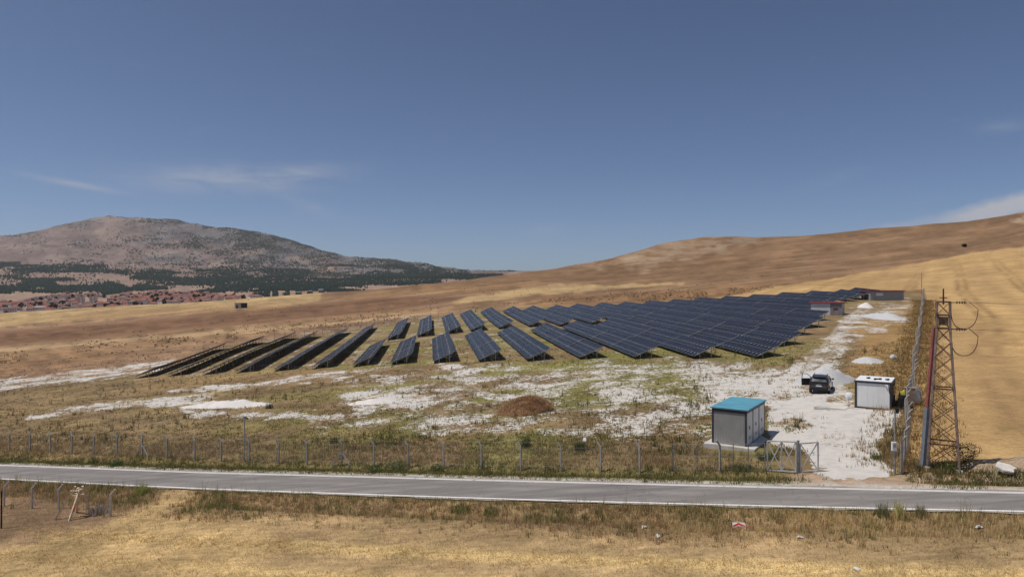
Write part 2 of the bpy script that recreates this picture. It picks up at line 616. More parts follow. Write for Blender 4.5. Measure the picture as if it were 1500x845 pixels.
MAT = {}
MAT['galv'] = simple('galvanised steel', (0.42, 0.43, 0.43), 0.5, 0.55, 0.15, 4)
MAT['galv_dull'] = simple('weathered lattice steel', (0.27, 0.255, 0.245), 0.65, 0.1, 0.45, 2.5, dirt=(0.12, 0.07, 0.055))
MAT['tower_leg'] = simple('rust stained tower angle', (0.21, 0.15, 0.125), 0.7, 0.05, 0.35, 2.0, dirt=(0.30, 0.27, 0.25))
MAT['gate_steel'] = simple('pale gate steel', (0.52, 0.51, 0.49), 0.55, 0.2, 0.15, 3)
MAT['rust'] = simple('rusty brown steel', (0.10, 0.05, 0.04), 0.8, 0.1, 0.3, 3)
MAT['alu'] = simple('aluminium frame', (0.42, 0.43, 0.44), 0.6, 0.3, 0.08, 2)
MAT['concrete'] = simple('post concrete', (0.40, 0.37, 0.33), 0.9, 0, 0.22, 5, 0.4, 30, dirt=(0.25, 0.22, 0.19))
MAT['slab'] = simple('pale concrete slab', (0.54, 0.51, 0.46), 0.9, 0, 0.15, 1.5, 0.3, 20)
MAT['kiosk_wall'] = simple('grey sheet wall', (0.30, 0.288, 0.272), 0.6, 0, 0.10, 1.2)
MAT['kiosk_door'] = simple('light grey door sheet', (0.74, 0.73, 0.71), 0.55, 0, 0.06, 1.5)
MAT['kiosk_frame'] = simple('charcoal frame', (0.045, 0.047, 0.055), 0.5, 0, 0.15, 3)
MAT['kiosk_trim'] = simple('dark brown trim', (0.075, 0.05, 0.05), 0.6, 0, 0.15, 3)
MAT['blue_roof'] = simple('turquoise roof sheet', (0.105, 0.315, 0.41), 0.6, 0, 0.10, 0.8, dirt=(0.16, 0.33, 0.39))
MAT['white_panel'] = simple('off-white sandwich panel', (0.76, 0.76, 0.74), 0.5, 0, 0.05, 0.7)
MAT['white_roof'] = simple('white sheet roof', (0.80, 0.80, 0.80), 0.5, 0, 0.05, 1.0)
MAT['cab_frame_shade'] = simple('dark cabin frame and shaded wall', (0.035, 0.036, 0.048), 0.45, 0, 0.12, 3)
MAT['red_roof'] = simple('dark red roof sheet', (0.26, 0.04, 0.045), 0.5, 0, 0.12, 1.5)
MAT['grey_sheet'] = simple('mid grey sheet cladding', (0.33, 0.33, 0.34), 0.55, 0.0, 0.10, 0.9)
MAT['grey_light'] = simple('pale grey sheet', (0.52, 0.52, 0.55), 0.55, 0.0, 0.08, 0.9)
MAT['rust_panel'] = simple('grey brown stained sheet', (0.22, 0.20, 0.205), 0.7, 0, 0.12, 1.2, dirt=(0.17, 0.11, 0.10))
MAT['black'] = simple('black plastic', (0.014, 0.014, 0.015), 0.55, 0, 0.2, 5)
MAT['rubber'] = simple('tyre rubber', (0.02, 0.02, 0.02), 0.85, 0, 0.2, 8)
MAT['red_pipe'] = simple('faded red conduit', (0.26, 0.075, 0.068), 0.7, 0, 0.25, 3, dirt=(0.22, 0.10, 0.085))
MAT['grey_pipe'] = simple('slate grey duct', (0.16, 0.18, 0.20), 0.6, 0, 0.15, 3)
MAT['insul'] = simple('brown glazed insulator', (0.055, 0.03, 0.028), 0.3, 0, 0.15, 6)
MAT['cable'] = simple('red brown cable', (0.13, 0.05, 0.03), 0.6, 0, 0.15, 6)
MAT['wire'] = simple('bare conductor', (0.20, 0.19, 0.18), 0.5, 0.4, 0.1, 6)
MAT['wood'] = simple('weathered timber', (0.66, 0.53, 0.36), 0.85, 0, 0.3, 6, 0.3, 25)
MAT['wood_dark'] = simple('dark timber', (0.11, 0.075, 0.05), 0.85, 0, 0.3, 6)
MAT['dish'] = simple('white dish', (0.72, 0.72, 0.72), 0.45, 0, 0.05, 3)
MAT['yellow'] = simple('yellow sack', (0.55, 0.50, 0.05), 0.7, 0, 0.2, 4)
MAT['junk'] = simple('dusty brown board', (0.27, 0.20, 0.15), 0.9, 0, 0.25, 4)
MAT['junk_grey'] = simple('grey tarpaulin', (0.22, 0.22, 0.24), 0.8, 0, 0.25, 4)
MAT['stone'] = simple('pale broken slab', (0.66, 0.61, 0.54), 0.9, 0, 0.12, 2, 0.5, 12)
MAT['sign_white'] = simple('white sign face', (0.75, 0.74, 0.72), 0.5, 0, 0.1, 5)
MAT['sign_red'] = simple('red sign chevron', (0.55, 0.05, 0.05), 0.5, 0, 0.12, 5)
MAT['plate'] = simple('number plate white', (0.7, 0.7, 0.7), 0.5, 0, 0.05, 5)
MAT['litter'] = simple('white litter', (0.72, 0.70, 0.66), 0.7, 0, 0.15, 5)
m, nt, b = new_mat('red tail lamp'); b.inputs['Base Color'].default_value = (0.05, 0.004, 0.004, 1); b.inputs['Roughness'].default_value = 0.15; MAT['tail'] = m
m, nt, b = new_mat('car paint'); b.inputs['Base Color'].default_value = (0.012, 0.014, 0.018, 1); b.inputs['Roughness'].default_value = 0.32
b.inputs['Coat Weight'].default_value = 0.8; b.inputs['Coat Roughness'].default_value = 0.06
t = N(nt, 'ShaderNodeTexCoord'); c_ = mixrgb(nt, ramp(nt, noise(nt, t.outputs['Object'], 1.6, 5), 0.4, 0.8), (0.011, 0.013, 0.017), (0.05, 0.047, 0.042)); nt.links.new(c_, b.inputs['Base Color']); MAT['car'] = m
m, nt, b = new_mat('tinted glass'); b.inputs['Base Color'].default_value = (0.012, 0.014, 0.017, 1); b.inputs['Roughness'].default_value = 0.05; MAT['glass'] = m
m, nt, b = new_mat('lamp glass'); b.inputs['Base Color'].default_value = (0.7, 0.7, 0.7, 1); b.inputs['Roughness'].default_value = 0.1; MAT['lampglass'] = m

# chain-link: woven wires as pattern with open gaps
def chainlink(name, pitch, thick, col):
    m, nt, b = new_mat(name)
    uv = N(nt, 'ShaderNodeUVMap')
    s = N(nt, 'ShaderNodeSeparateXYZ'); nt.links.new(uv.outputs[0], s.inputs[0])
    p = M_(nt, 'ADD', s.outputs[0], s.outputs[1]); q = M_(nt, 'SUBTRACT', s.outputs[0], s.outputs[1])
    def line(v):
        f = M_(nt, 'FRACT', M_(nt, 'DIVIDE', v, pitch))
        return M_(nt, 'LESS_THAN', f, thick / pitch)
    w = M_(nt, 'MAXIMUM', line(p), line(q))
    b.inputs['Base Color'].default_value = (*col, 1); b.inputs['Roughness'].default_value = 0.55; b.inputs['Metallic'].default_value = 0.4
    tr = N(nt, 'ShaderNodeBsdfTransparent'); mx = N(nt, 'ShaderNodeMixShader')
    nt.links.new(w, mx.inputs[0]); nt.links.new(tr.outputs[0], mx.inputs[1]); nt.links.new(b.outputs[0], mx.inputs[2])
    nt.links.new(mx.outputs[0], nt.nodes['Material Output'].inputs['Surface'])
    return m


MAT['chain_dense'] = chainlink('dusty chain link wire', 0.08, 0.0062, (0.42, 0.40, 0.38))
MAT['chain'] = chainlink('chain link wire', 0.09, 0.0026, (0.36, 0.35, 0.34))

# solar glass: cells, busbars and the aluminium rim from the module's own coordinates
m, nt, b = new_mat('solar module glass')
uv = N(nt, 'ShaderNodeUVMap')
s = N(nt, 'ShaderNodeSeparateXYZ'); nt.links.new(uv.outputs[0], s.inputs[0])
def edge(v, n, w):
    f = M_(nt, 'FRACT', M_(nt, 'MULTIPLY', v, n))
    d = M_(nt, 'ABSOLUTE', M_(nt, 'SUBTRACT', f, 0.5))
    return M_(nt, 'GREATER_THAN', d, 0.5 - w)
cellgap = M_(nt, 'MAXIMUM', edge(s.outputs[0], 6.0, 0.030), edge(s.outputs[1], 12.0, 0.026))
mid = M_(nt, 'LESS_THAN', M_(nt, 'ABSOLUTE', M_(nt, 'SUBTRACT', s.outputs[1], 0.5)), 0.006)
gap = M_(nt, 'MAXIMUM', cellgap, mid)
rim = M_(nt, 'MAXIMUM', edge(s.outputs[0], 1.0, 0.013), edge(s.outputs[1], 1.0, 0.007))
oi = N(nt, 'ShaderNodeObjectInfo')
tcx = N(nt, 'ShaderNodeTexCoord')
geo = N(nt, 'ShaderNodeNewGeometry')
cv = mixrgb(nt, noise(nt, geo.outputs['Position'], 0.35, 2), (0.008, 0.008, 0.015), (0.013, 0.013, 0.022))
c1 = mixrgb(nt, gap, cv, (0.036, 0.038, 0.052))
c2 = mixrgb(nt, rim, c1, (0.24, 0.25, 0.28))
dust = ramp(nt, noise(nt, geo.outputs['Position'], 0.9, 5, 0.65), 0.35, 0.9)
c3 = mixrgb(nt, M_(nt, 'MULTIPLY', dust, 0.035), c2, (0.30, 0.26, 0.21))
nt.links.new(c3, b.inputs['Base Color'])
nt.links.new(M_(nt, 'MULTIPLY_ADD', dust, 0.12, 0.20), b.inputs['Roughness'])
b.inputs['IOR'].default_value = 1.22
b.inputs['Specular IOR Level'].default_value = 0.5
MAT['solar'] = m
MAT['trim'] = simple('bright clamp strip', (0.40, 0.41, 0.43), 0.6, 0.1, 0.05, 1)
MAT['backsheet'] = simple('module backsheet', (0.03, 0.03, 0.033), 0.7, 0, 0.05, 1)
# ================================================================ ground
Dn = np.concatenate([np.array([-40., -20, -6, 4, 11, 16, 20, 23]), np.arange(25, 66, 0.28), np.geomspace(66.3, 230, 190), np.geomspace(231.5, 9400, 330)])
un = np.concatenate([np.linspace(-1.5, -0.86, 22)[:-1], np.linspace(-0.86, 0.86, 560), np.linspace(0.86, 1.5, 22)[1:]])
DD, UU = np.meshgrid(Dn, un, indexing='ij')
XX = UU * np.maximum(DD, 30.0)
nr, nc = DD.shape
ZZ = height(XX.ravel(), DD.ravel()).reshape(nr, nc)
Yc = np.maximum(DD, 26.0)
PX = (750 + F * XX / Yc).ravel(); PY = (HOR - F * (ZZ - CAM_Z) / Yc).ravel()
Xf, Df, Zf = XX.ravel(), DD.ravel(), ZZ.ravel()
Uf = Xf / Yc.ravel()
n_big = fbm(PX / 55, PY / 16, 4, 61) - 0.5
n_mid = fbm(PX / 16, PY / 5, 3, 71) - 0.5
nw1 = fbm(Xf / 9, Df / 9, 4, 81) - 0.5
nw2 = fbm(Xf / 2.4, Df / 2.4, 3, 91) - 0.5
nh = fbm(Xf / 70, Df / 70, 5, 95, 0.6) - 0.5

C = np.zeros((len(Xf), 3)); WH = np.zeros(len(Xf)); ROUGHG = np.zeros(len(Xf))


def paint(mask, col, var=None):
    global C
    c = np.array(col)[None, :] * np.ones((len(Xf), 1))
    if var is not None: c = c * var[:, None]
    C = C * (1 - mask[:, None]) + c * mask[:, None]


BROWN = (0.225, 0.133, 0.070); PLOUGH = (0.185, 0.103, 0.058); TAN = (0.262, 0.162, 0.095); GOLD = (0.43, 0.295, 0.145)
WHEAT = (0.50, 0.322, 0.140); STUB = (0.43, 0.296, 0.150); DRY = (0.245, 0.168, 0.088); OLIVE = (0.185, 0.185, 0.048); SOIL = (0.47, 0.37, 0.275); PINK = (0.40, 0.285, 0.205)

# hillsides
C[:] = BROWN
C *= (1 + 0.45 * n_big + 0.5 * n_mid + 0.35 * nh)[:, None]
paint(sstep(0.08, 0.26, nh + 0.35 * n_big) * 0.45, (0.31, 0.205, 0.118))
paint(sstep(0.05, 0.2, -nh + 0.3 * n_big) * 0.4, (0.17, 0.105, 0.055))
pale = poly_mask(PX, PY, [(880, 388), (960, 372), (1040, 362), (1060, 368), (1000, 384), (920, 394)], 8, 40 * n_mid)
paint(pale * 0.5, (0.36, 0.265, 0.175))
paint(poly_mask(PX, PY, [(900, 372), (985, 352), (1120, 346), (1115, 352), (1000, 362), (930, 378)], 5, 30 * n_mid) * 0.45, (0.33, 0.255, 0.175))
paint(poly_mask(PX, PY, [(1460, 325), (1510, 310), (1560, 315), (1500, 330)], 5, 30 * n_mid) * 0.6, (0.42, 0.31, 0.20))
# open fields beyond the site: strips of tan, plough and stubble
wob = 14 * n_mid + 8 * n_big
field = sstep(0, 8, PY - np.interp(PX, [-300, 500, 800, 1000, 1200], [400, 425, 426, 424, 418]))
left_field = (Df < 900) & (PX < 1200)
paint(np.where(left_field, field, 0), TAN, 1 + 0.5 * n_big + 0.6 * n_mid)
paint(np.where(left_field, poly_mask(PX, PY, [(-300, 540), (0, 507), (200, 489), (400, 471), (560, 455), (700, 443), (1000, 425), (1160, 423), (1150, 432), (1000, 436), (850, 443), (700, 455), (560, 466), (400, 490), (200, 512), (-300, 580)], 4, wob), 0) * 0.55, (0.29, 0.18, 0.09), 1 + 0.9 * n_mid)
paint(np.where(left_field, poly_mask(PX, PY, [(-300, 550), (0, 511), (200, 493), (400, 479), (560, 465), (640, 455), (640, 458), (560, 469), (400, 484), (200, 499), (0, 516), (-300, 556)], 2, 0.3 * wob), 0) * 0.75, (0.43, 0.30, 0.165))
paint(np.where(left_field, poly_mask(PX, PY, [(-300, 525), (0, 487), (200, 471), (400, 451), (450, 446), (560, 437), (650, 433), (690, 435), (640, 446), (560, 454), (400, 470), (200, 488), (0, 505), (-300, 545)], 3, 0.6 * wob), 0), PLOUGH, 1 + 0.7 * n_mid)
paint(np.where(left_field, poly_mask(PX, PY, [(-300, 480), (0, 440), (200, 430), (380, 420), (474, 424), (468, 440), (430, 446), (380, 449), (200, 462), (60, 474), (0, 479), (-300, 515)], 2.5, 0.5 * wob), 0), GOLD, 0.95 + 0.5 * n_mid)
paint(np.where(left_field, poly_mask(PX, PY, [(150, 455), (300, 450), (430, 445), (440, 448), (340, 456), (200, 463), (60, 474)], 2, 0.4 * wob), 0) * 0.7, (0.33, 0.205, 0.10))
paint(np.where(left_field, poly_mask(PX, PY, [(470, 436), (560, 428), (700, 419), (790, 412), (790, 416), (700, 424), (560, 434), (470, 441)], 2, 0.5 * wob), 0) * 0.6, (0.32, 0.19, 0.09))
paint(np.where(left_field, poly_mask(PX, PY, [(650, 445), (700, 433), (780, 421), (830, 416), (900, 417), (1000, 415), (1000, 417.5), (900, 423), (800, 430), (700, 441)], 2, 0.4 * wob), 0), GOLD, 0.95 + 0.4 * n_mid)
paint(np.where(left_field, poly_mask(PX, PY, [(770, 437), (860, 432), (1000, 426), (1160, 421), (1150, 430), (1000, 438), (850, 446), (770, 446)], 2, 0.4 * wob), 0) * 0.7, (0.235, 0.13, 0.062), 1 + 0.8 * n_mid)
paint(np.where(left_field, poly_mask(PX, PY, [(-300, 565), (0, 525), (150, 514), (210, 520), (100, 535), (0, 548), (-300, 585)], 4, 0.6 * wob), 0) * 0.6, (0.25, 0.145, 0.075), 1 + n_mid)
stripe = fbm(PX / 130, (PY + 0.105 * PX) / 1.7, 3, 131) - 0.5
C *= np.where(left_field & (Df > 150), 1 + 0.55 * stripe, 1)[:, None]
# the cut wheat field beyond the fence, combed by the harvester
whm = np.where(Df < 700, poly_mask(PX, PY, [(1040, 438), (1136, 421), (1267, 400), (1360, 384), (1420, 372), (1500, 361), (1900, 320), (1900, 760), (1500, 700), (1425, 690), (1330, 690), (1340, 560), (1357, 440), (1352, 425), (1275, 424), (1050, 442)], 2.0, 0.25 * wob), 0)
cdir = np.array([0.535, 0.845])
acr = Xf * cdir[1] - Df * cdir[0] + 5 * (fbm(Xf / 70, Df / 70, 2, 97) - 0.5)
alg = Xf * cdir[0] + Df * cdir[1]
swath = 0.5 + 0.5 * np.sin(acr * 2 * np.pi / 7.5)
rut = np.exp(-((np.mod(acr + 1.0, 15.0) - 7.5) / 0.7) ** 2) + np.exp(-((np.mod(acr + 3.4, 15.0) - 7.5) / 0.7) ** 2)
paint(whm, WHEAT, 0.94 + 0.14 * (swath - 0.5) * sstep(420, 160, Df) + 0.35 * nw1 + 0.25 * nw2 + 0.2 * nh)
paint(whm * np.clip(rut, 0, 1) * sstep(-0.15, 0.12, nw1 + 0.3 * nh) * sstep(500, 200, Df) * 0.85, (0.29, 0.18, 0.085))
paint(whm * sstep(-0.05, 0.15, fbm(acr / 12, alg / 160, 3, 141) - 0.5) * 0.45, (0.37, 0.235, 0.11))
paint(whm * poly_mask(PX, PY, [(1440, 500), (1495, 500), (1500, 507), (1440, 505)], 3, wob) * 0.5, (0.30, 0.18, 0.08))
paint(whm * poly_mask(PX, PY, [(1455, 622), (1500, 618), (1520, 632), (1460, 634)], 6, wob) * 0.5, (0.27, 0.18, 0.08))
# ---- the site
site = np.where(Df < 260, poly_mask(PX, PY, [(-400, 600), (0, 566), (240, 540), (330, 508), (560, 476), (690, 456), (900, 447), (1100, 436), (1260, 428), (1345, 428), (1352, 440), (1338, 560), (1318, 700), (1310, 760), (-400, 760)], 2.5, 0.5 * wob), 0)
gmix = sstep(-0.1, 0.12, nw1 + 0.25 * n_big)
paint(site, DRY, 1 + 0.9 * nw1 + 0.7 * nw2)
grn = np.interp(PX, [0, 250, 450, 700, 1000, 1150, 1300], [0.05, 0.25, 0.6, 0.9, 0.9, 0.6, 0.25])
paint(site * gmix * grn * 0.8, OLIVE, 1 + 0.8 * nw2)
paint(site * poly_mask(PX, PY, [(1235, 480), (1345, 440), (1345, 600), (1312, 600), (1240, 545), (1262, 505)], 5, wob) * 0.85, (0.33, 0.205, 0.085), 1 + 0.7 * nw2)
paint(site * poly_mask(PX, PY, [(200, 552), (500, 540), (700, 534), (700, 545), (400, 565), (200, 575)], 8, wob) * 0.5, (0.27, 0.17, 0.085), 1 + 0.7 * nw2)


def white(poly, cov, soft=8, w=1.0):
    global WH
    mk = np.where(Df < 260, poly_mask(PX, PY, poly, soft, w * wob), 0)
    WH = WH * (1 - mk) + cov * mk


white([(-400, 770), (-400, 560), (330, 500), (700, 455), (1270, 428), (1345, 430), (1345, 770)], 0.17, 3)
white([(260, 530), (400, 490), (640, 460), (1230, 440), (1210, 475), (1110, 524), (800, 526), (500, 540), (200, 556)], 0.30, 6)
white([(500, 545), (700, 536), (1000, 524), (1130, 532), (1140, 610), (1040, 645), (900, 645), (700, 640), (520, 630)], 0.50, 12)
white([(700, 575), (760, 560), (830, 546), (900, 540), (985, 532), (1100, 530), (1135, 600), (1060, 590), (1000, 600), (900, 590), (860, 570), (800, 575)], 0.66, 8)
white([(860, 600), (960, 600), (1040, 610), (1040, 650), (950, 640), (880, 630)], 0.60, 8)
white([(495, 590), (510, 575), (560, 572), (640, 575), (620, 597), (520, 600)], 0.80, 5)
white([(640, 575), (700, 562), (720, 575), (660, 592)], 0.62, 5)
white([(430, 605), (500, 604), (505, 618), (440, 617)], 0.66, 5)
white([(600, 610), (680, 612), (700, 628), (610, 630)], 0.64, 6)
white([(-300, 608), (0, 571), (130, 558), (235, 544), (258, 526), (230, 529), (100, 543), (0, 556), (-300, 590)], 0.64, 3, 0.5)
white([(30, 612), (60, 606), (105, 597), (220, 580), (300, 578), (410, 592), (410, 600), (310, 600), (200, 594), (110, 606), (40, 615)], 0.72, 3, 0.5)
white([(255, 590), (330, 598), (430, 602), (440, 618), (360, 612), (280, 612)], 0.66, 5, 0.6)
white([(240, 572), (330, 562), (420, 552), (505, 541), (505, 556), (410, 565), (300, 574)], 0.72, 4, 0.6)
white([(640, 534), (760, 541), (770, 552), (680, 556)], 0.64, 4)
# track and yard
white([(1135, 600), (1060, 585), (1040, 565), (1080, 545), (1150, 545), (1180, 520), (1222, 490), (1240, 462), (1262, 446), (1330, 446), (1330, 476), (1262, 490), (1232, 520), (1225, 545), (1240, 560), (1250, 600), (1262, 610), (1160, 620)], 0.66, 9, 1.0)
white([(1225, 505), (1240, 470), (1262, 448), (1335, 446), (1335, 480), (1290, 478), (1250, 500)], 0.50, 6, 1.0)
white([(1140, 560), (1172, 532), (1215, 497), (1240, 468), (1262, 452), (1268, 458), (1245, 480), (1222, 515), (1200, 545), (1180, 562)], 0.74, 8, 1.2)
white([(1040, 590), (1060, 560), (1110, 545), (1165, 548), (1190, 580), (1130, 605), (1110, 590)], 0.80, 8, 1.0)
white([(1122, 598), (1185, 578), (1250, 596), (1325, 604), (1312, 618), (1286, 650), (1300, 685), (1312, 714), (1165, 714), (1188, 690), (1180, 660), (1130, 650)], 1.0, 4, 0.5)
white([(1262, 505), (1320, 476), (1345, 470), (1345, 600), (1335, 640), (1320, 560), (1245, 540)], 0.06, 4)
soil = np.where(Df < 120, poly_mask(PX, PY, [(1138, 716), (1150, 700), (1185, 692), (1220, 702), (1300, 700), (1330, 692), (1420, 700), (1560, 690), (1560, 730), (1138, 722)], 3, 0.7 * wob), 0)
WH = WH * (1 - soil)
paint(soil * 0.9, (0.45, 0.325, 0.23), 1 + 0.6 * nw2)
bank = np.where(Df < 60, poly_mask(PX, PY, [(1425, 680), (1450, 672), (1500, 668), (1560, 660), (1560, 706), (1440, 702)], 3, 0.8 * wob), 0)
paint(bank * 0.85, (0.44, 0.33, 0.225), 1 + 0.8 * nw2)
WH = WH * (1 - bank)
# worn sandy ground by the kiosk
paint(np.where(Df < 80, poly_mask(PX, PY, [(1128, 620), (1160, 612), (1190, 622), (1160, 632)], 5, wob), 0) * 0.8, SOIL)
WH = WH * (1 - 0.55 * np.where(Df < 80, poly_mask(PX, PY, [(1128, 620), (1160, 612), (1190, 622), (1160, 632)], 5, wob), 0))
WH = np.where(whm > 0.5, 0, WH)
# wheel ruts through the gate and up the track
rut_pts = [G(px, py) for px, py in ((1236, 708), (1222, 670), (1196, 625), (1172, 590), (1165, 563), (1192, 535), (1222, 497), (1246, 466), (1270, 449))]
rd2 = np.full(len(Xf), 1e9); sgn = np.zeros(len(Xf))
nearr = (Df < 200) & (PX > 1050)
for a_, b_ in zip(rut_pts[:-1], rut_pts[1:]):
    dx, dy = b_.x - a_.x, b_.y - a_.y
    t_ = np.clip(((Xf - a_.x) * dx + (Df - a_.y) * dy) / (dx * dx + dy * dy), 0, 1)
    dd2 = np.hypot(Xf - a_.x - t_ * dx, Df - a_.y - t_ * dy)
    rd2 = np.minimum(rd2, dd2)
ruts = np.where(nearr, np.exp(-((rd2 + 0.5 * nw2 - 0.85) / 0.32) ** 2), 0)
paint(ruts * 0.9, (0.42, 0.345, 0.265), 1 + 0.5 * nw2)
WH = WH - 0.22 * ruts * ((WH > 0.3) & (WH < 0.85))
# verges of the road and the stubble in front
rf_, rn_ = road_far(Xf), road_near(Xf)
dfar, dnear = Df - rf_, rn_ - Df
verge_f = sstep(-0.5, 0.4, dfar) * (1 - sstep(2.2, 4.5, dfar + 2 * nw1)) * (Df < 110) * (1 - np.exp(-((Xf - 20.0) / 3.2) ** 4)) * (PX < 1345)
WH = WH * (1 - verge_f)
paint(verge_f * 0.85, (0.185, 0.158, 0.06), 1 + 0.9 * nw2)
shoulder = np.exp(-((dfar - 0.45) / 0.5) ** 2) * (Df < 110)
paint(shoulder * 0.9, (0.50, 0.46, 0.41))
front = sstep(-0.2, 0.3, dnear) * (Df < 90)
paint(front, STUB, 0.92 + 0.5 * nw1 + 0.5 * nw2 + 0.3 * n_big)
WH = WH * (1 - front)
# straw rows left by the combine, parallel with the road
s2 = dnear + 1.2 * nw1 + 0.035 * (Xf - 5)
for d0, wd in ((8.3, 0.75), (11.6, 0.6)):
    paint(front * np.exp(-((s2 - d0) / wd) ** 2) * 0.95 * (Xf > -24), (0.66, 0.475, 0.215), 1 + 0.6 * nw2)
paint(front * poly_mask(PX, PY, [(-200, 880), (-200, 790), (60, 775), (170, 740), (230, 727), (330, 727), (300, 745), (420, 800), (330, 835), (180, 840), (0, 860)], 14, 2 * wob) * 0.75, (0.52, 0.36, 0.165), 1 + 0.8 * nw2)
nv = 4.6 + 1.3 * nw1 + 0.8 * np.sin(Xf * 0.21)
verge_n = front * (1 - sstep(nv - 0.9, nv + 0.5, dnear)) * (1 - 0.85 * np.exp(-((Xf + 23.5) / 2.0) ** 2))
paint(verge_n * 0.9, (0.26, 0.178, 0.092), 1 + 1.0 * nw2)
paint(front * poly_mask(PX, PY, [(-300, 730), (60, 700), (235, 718), (190, 752), (130, 772), (0, 800), (-300, 830)], 10, 1.5 * wob) * 0.9, (0.235, 0.150, 0.092), 1 + 1.0 * nw2)
# the far valley and the mountain
far = sstep(820, 1000, Df) * (Uf < 0.12)
paint(far, (0.31, 0.215, 0.155), 1 + 0.4 * n_mid)
paint(far * sstep(2100, 2500, Df), (0.25, 0.175, 0.135), 1 + 0.5 * n_mid + 0.5 * n_big)
mtn = sstep(2600, 3500, Df) * (Uf < 0.12)
rdg = ridged(Xf / 900 + 0.25 * Df / 900, Df / 1500, 4, 21)
paint(mtn, (0.19, 0.142, 0.122), 1 + 0.8 * n_mid)
greyrock = sstep(0.42, 0.62, fbm(PX / 60, PY / 18, 4, 101) + 0.0013 * (PX - 230) - 0.003 * (PY - 345))
paint(mtn * greyrock * 0.8, (0.140, 0.130, 0.130), 1 + 0.9 * n_mid)
paint(mtn * sstep(220, 420, PX) * sstep(392, 372, PY) * np.clip(0.25 + 2.2 * (fbm(PX / 30, PY / 10, 4, 121) - 0.35), 0, 0.85), (0.095, 0.092, 0.085), 1 + 0.8 * n_mid)
paint(mtn * sstep(0.60, 0.72, fbm(PX / 40, PY / 10, 3, 111)) * 0.5, (0.33, 0.25, 0.20))
paint(np.where(Df > 1800, poly_mask(PX, PY, [(470, 392), (505, 388), (500, 396), (475, 398)], 3, wob), 0) * 0.7, (0.36, 0.24, 0.16))
C = np.clip(C, 0.01, 0.9)
WH = np.clip(WH - 0.13 * (1 - sstep(0.8, 0.95, WH)), 0, 1)

m, nt, b = new_mat('ground')
at_c = N(nt, 'ShaderNodeAttribute', attribute_name='col')
at_w = N(nt, 'ShaderNodeAttribute', attribute_name='white')
at_s = N(nt, 'ShaderNodeAttribute', attribute_name='straw')
geo = N(nt, 'ShaderNodeNewGeometry')
pos = geo.outputs['Position']
n1 = noise(nt, pos, 0.20, 6, 0.62, 0.4)
n5 = noise(nt, pos, 0.22, 6, 0.72)
n2 = noise(nt, pos, 2.3, 5, 0.7)
n3 = noise(nt, pos, 17.0, 3, 0.65)
cover = M_(nt, 'ADD', M_(nt, 'MULTIPLY', n1, 0.55), M_(nt, 'MULTIPLY', n2, 0.45))
cov2 = M_(nt, 'ADD', M_(nt, 'MULTIPLY_ADD', M_(nt, 'SUBTRACT', cover, 0.5), 4.3, 0.5), M_(nt, 'SUBTRACT', at_w.outputs['Fac'], 0.5))
wmask = M_(nt, 'MULTIPLY', ramp(nt, cov2, 0.42, 0.62), ramp(nt, at_w.outputs['Fac'], 0.0, 0.1))
# straw streaks along the furrows
mp = N(nt, 'ShaderNodeMapping'); mp.inputs['Rotation'].default_value = (0, 0, R(20.5)); mp.inputs['Scale'].default_value = (0.35, 2.2, 1.0)
nt.links.new(pos, mp.inputs['Vector'])
streak = noise(nt, mp.outputs[0], 1.3, 5, 0.7)
fine = M_(nt, 'MULTIPLY_ADD', n3, 1.5, 0.25)
mid_ = M_(nt, 'MULTIPLY_ADD', n2, 1.0, 0.5)
sv = M_(nt, 'MULTIPLY_ADD', M_(nt, 'SUBTRACT', streak, 0.5), at_s.outputs['Fac'], 1.0)
kk = M_(nt, 'MULTIPLY', M_(nt, 'MULTIPLY', M_(nt, 'MULTIPLY', fine, mid_), sv), M_(nt, 'MULTIPLY', M_(nt, 'MULTIPLY_ADD', n5, 0.9, 0.55), M_(nt, 'MULTIPLY_ADD', noise(nt, pos, 0.03, 7, 0.75), 1.1, 0.45)))
sc_ = N(nt, 'ShaderNodeVectorMath', operation='SCALE')
nt.links.new(at_c.outputs['Color'], sc_.inputs[0]); nt.links.new(kk, sc_.inputs['Scale'])
n4 = noise(nt, pos, 1.1, 4, 0.6)
wcol = mixrgb(nt, ramp(nt, n4, 0.35, 0.75), (0.625, 0.58, 0.525), (0.515, 0.49, 0.46))
wcol2 = mixrgb(nt, M_(nt, 'MULTIPLY', ramp(nt, n3, 0.52, 0.8), 0.45), wcol, (0.33, 0.30, 0.25))
fringe = M_(nt, 'MULTIPLY', ramp(nt, cov2, 0.22, 0.5), ramp(nt, at_w.outputs['Fac'], 0.0, 0.1))
mixed = mixrgb(nt, M_(nt, 'MULTIPLY', fringe, 0.22), sc_.outputs[0], (0.40, 0.325, 0.235))
fc = mixrgb(nt, wmask, mixed, wcol2)
nt.links.new(fc, b.inputs['Base Color'])
b.inputs['Roughness'].default_value = 0.95
b.inputs['Specular IOR Level'].default_value = 0.1
bp = N(nt, 'ShaderNodeBump', i_Strength=0.8, i_Distance=0.10)
nt.links.new(M_(nt, 'ADD', n2, M_(nt, 'MULTIPLY', n3, 0.5)), bp.inputs['Height'])
nt.links.new(bp.outputs[0], b.inputs['Normal'])
MAT['ground'] = m

STRAW = np.clip(front * (1 - verge_n) * 1.3 + whm * 0.5 + site * 0.25, 0, 1.4)


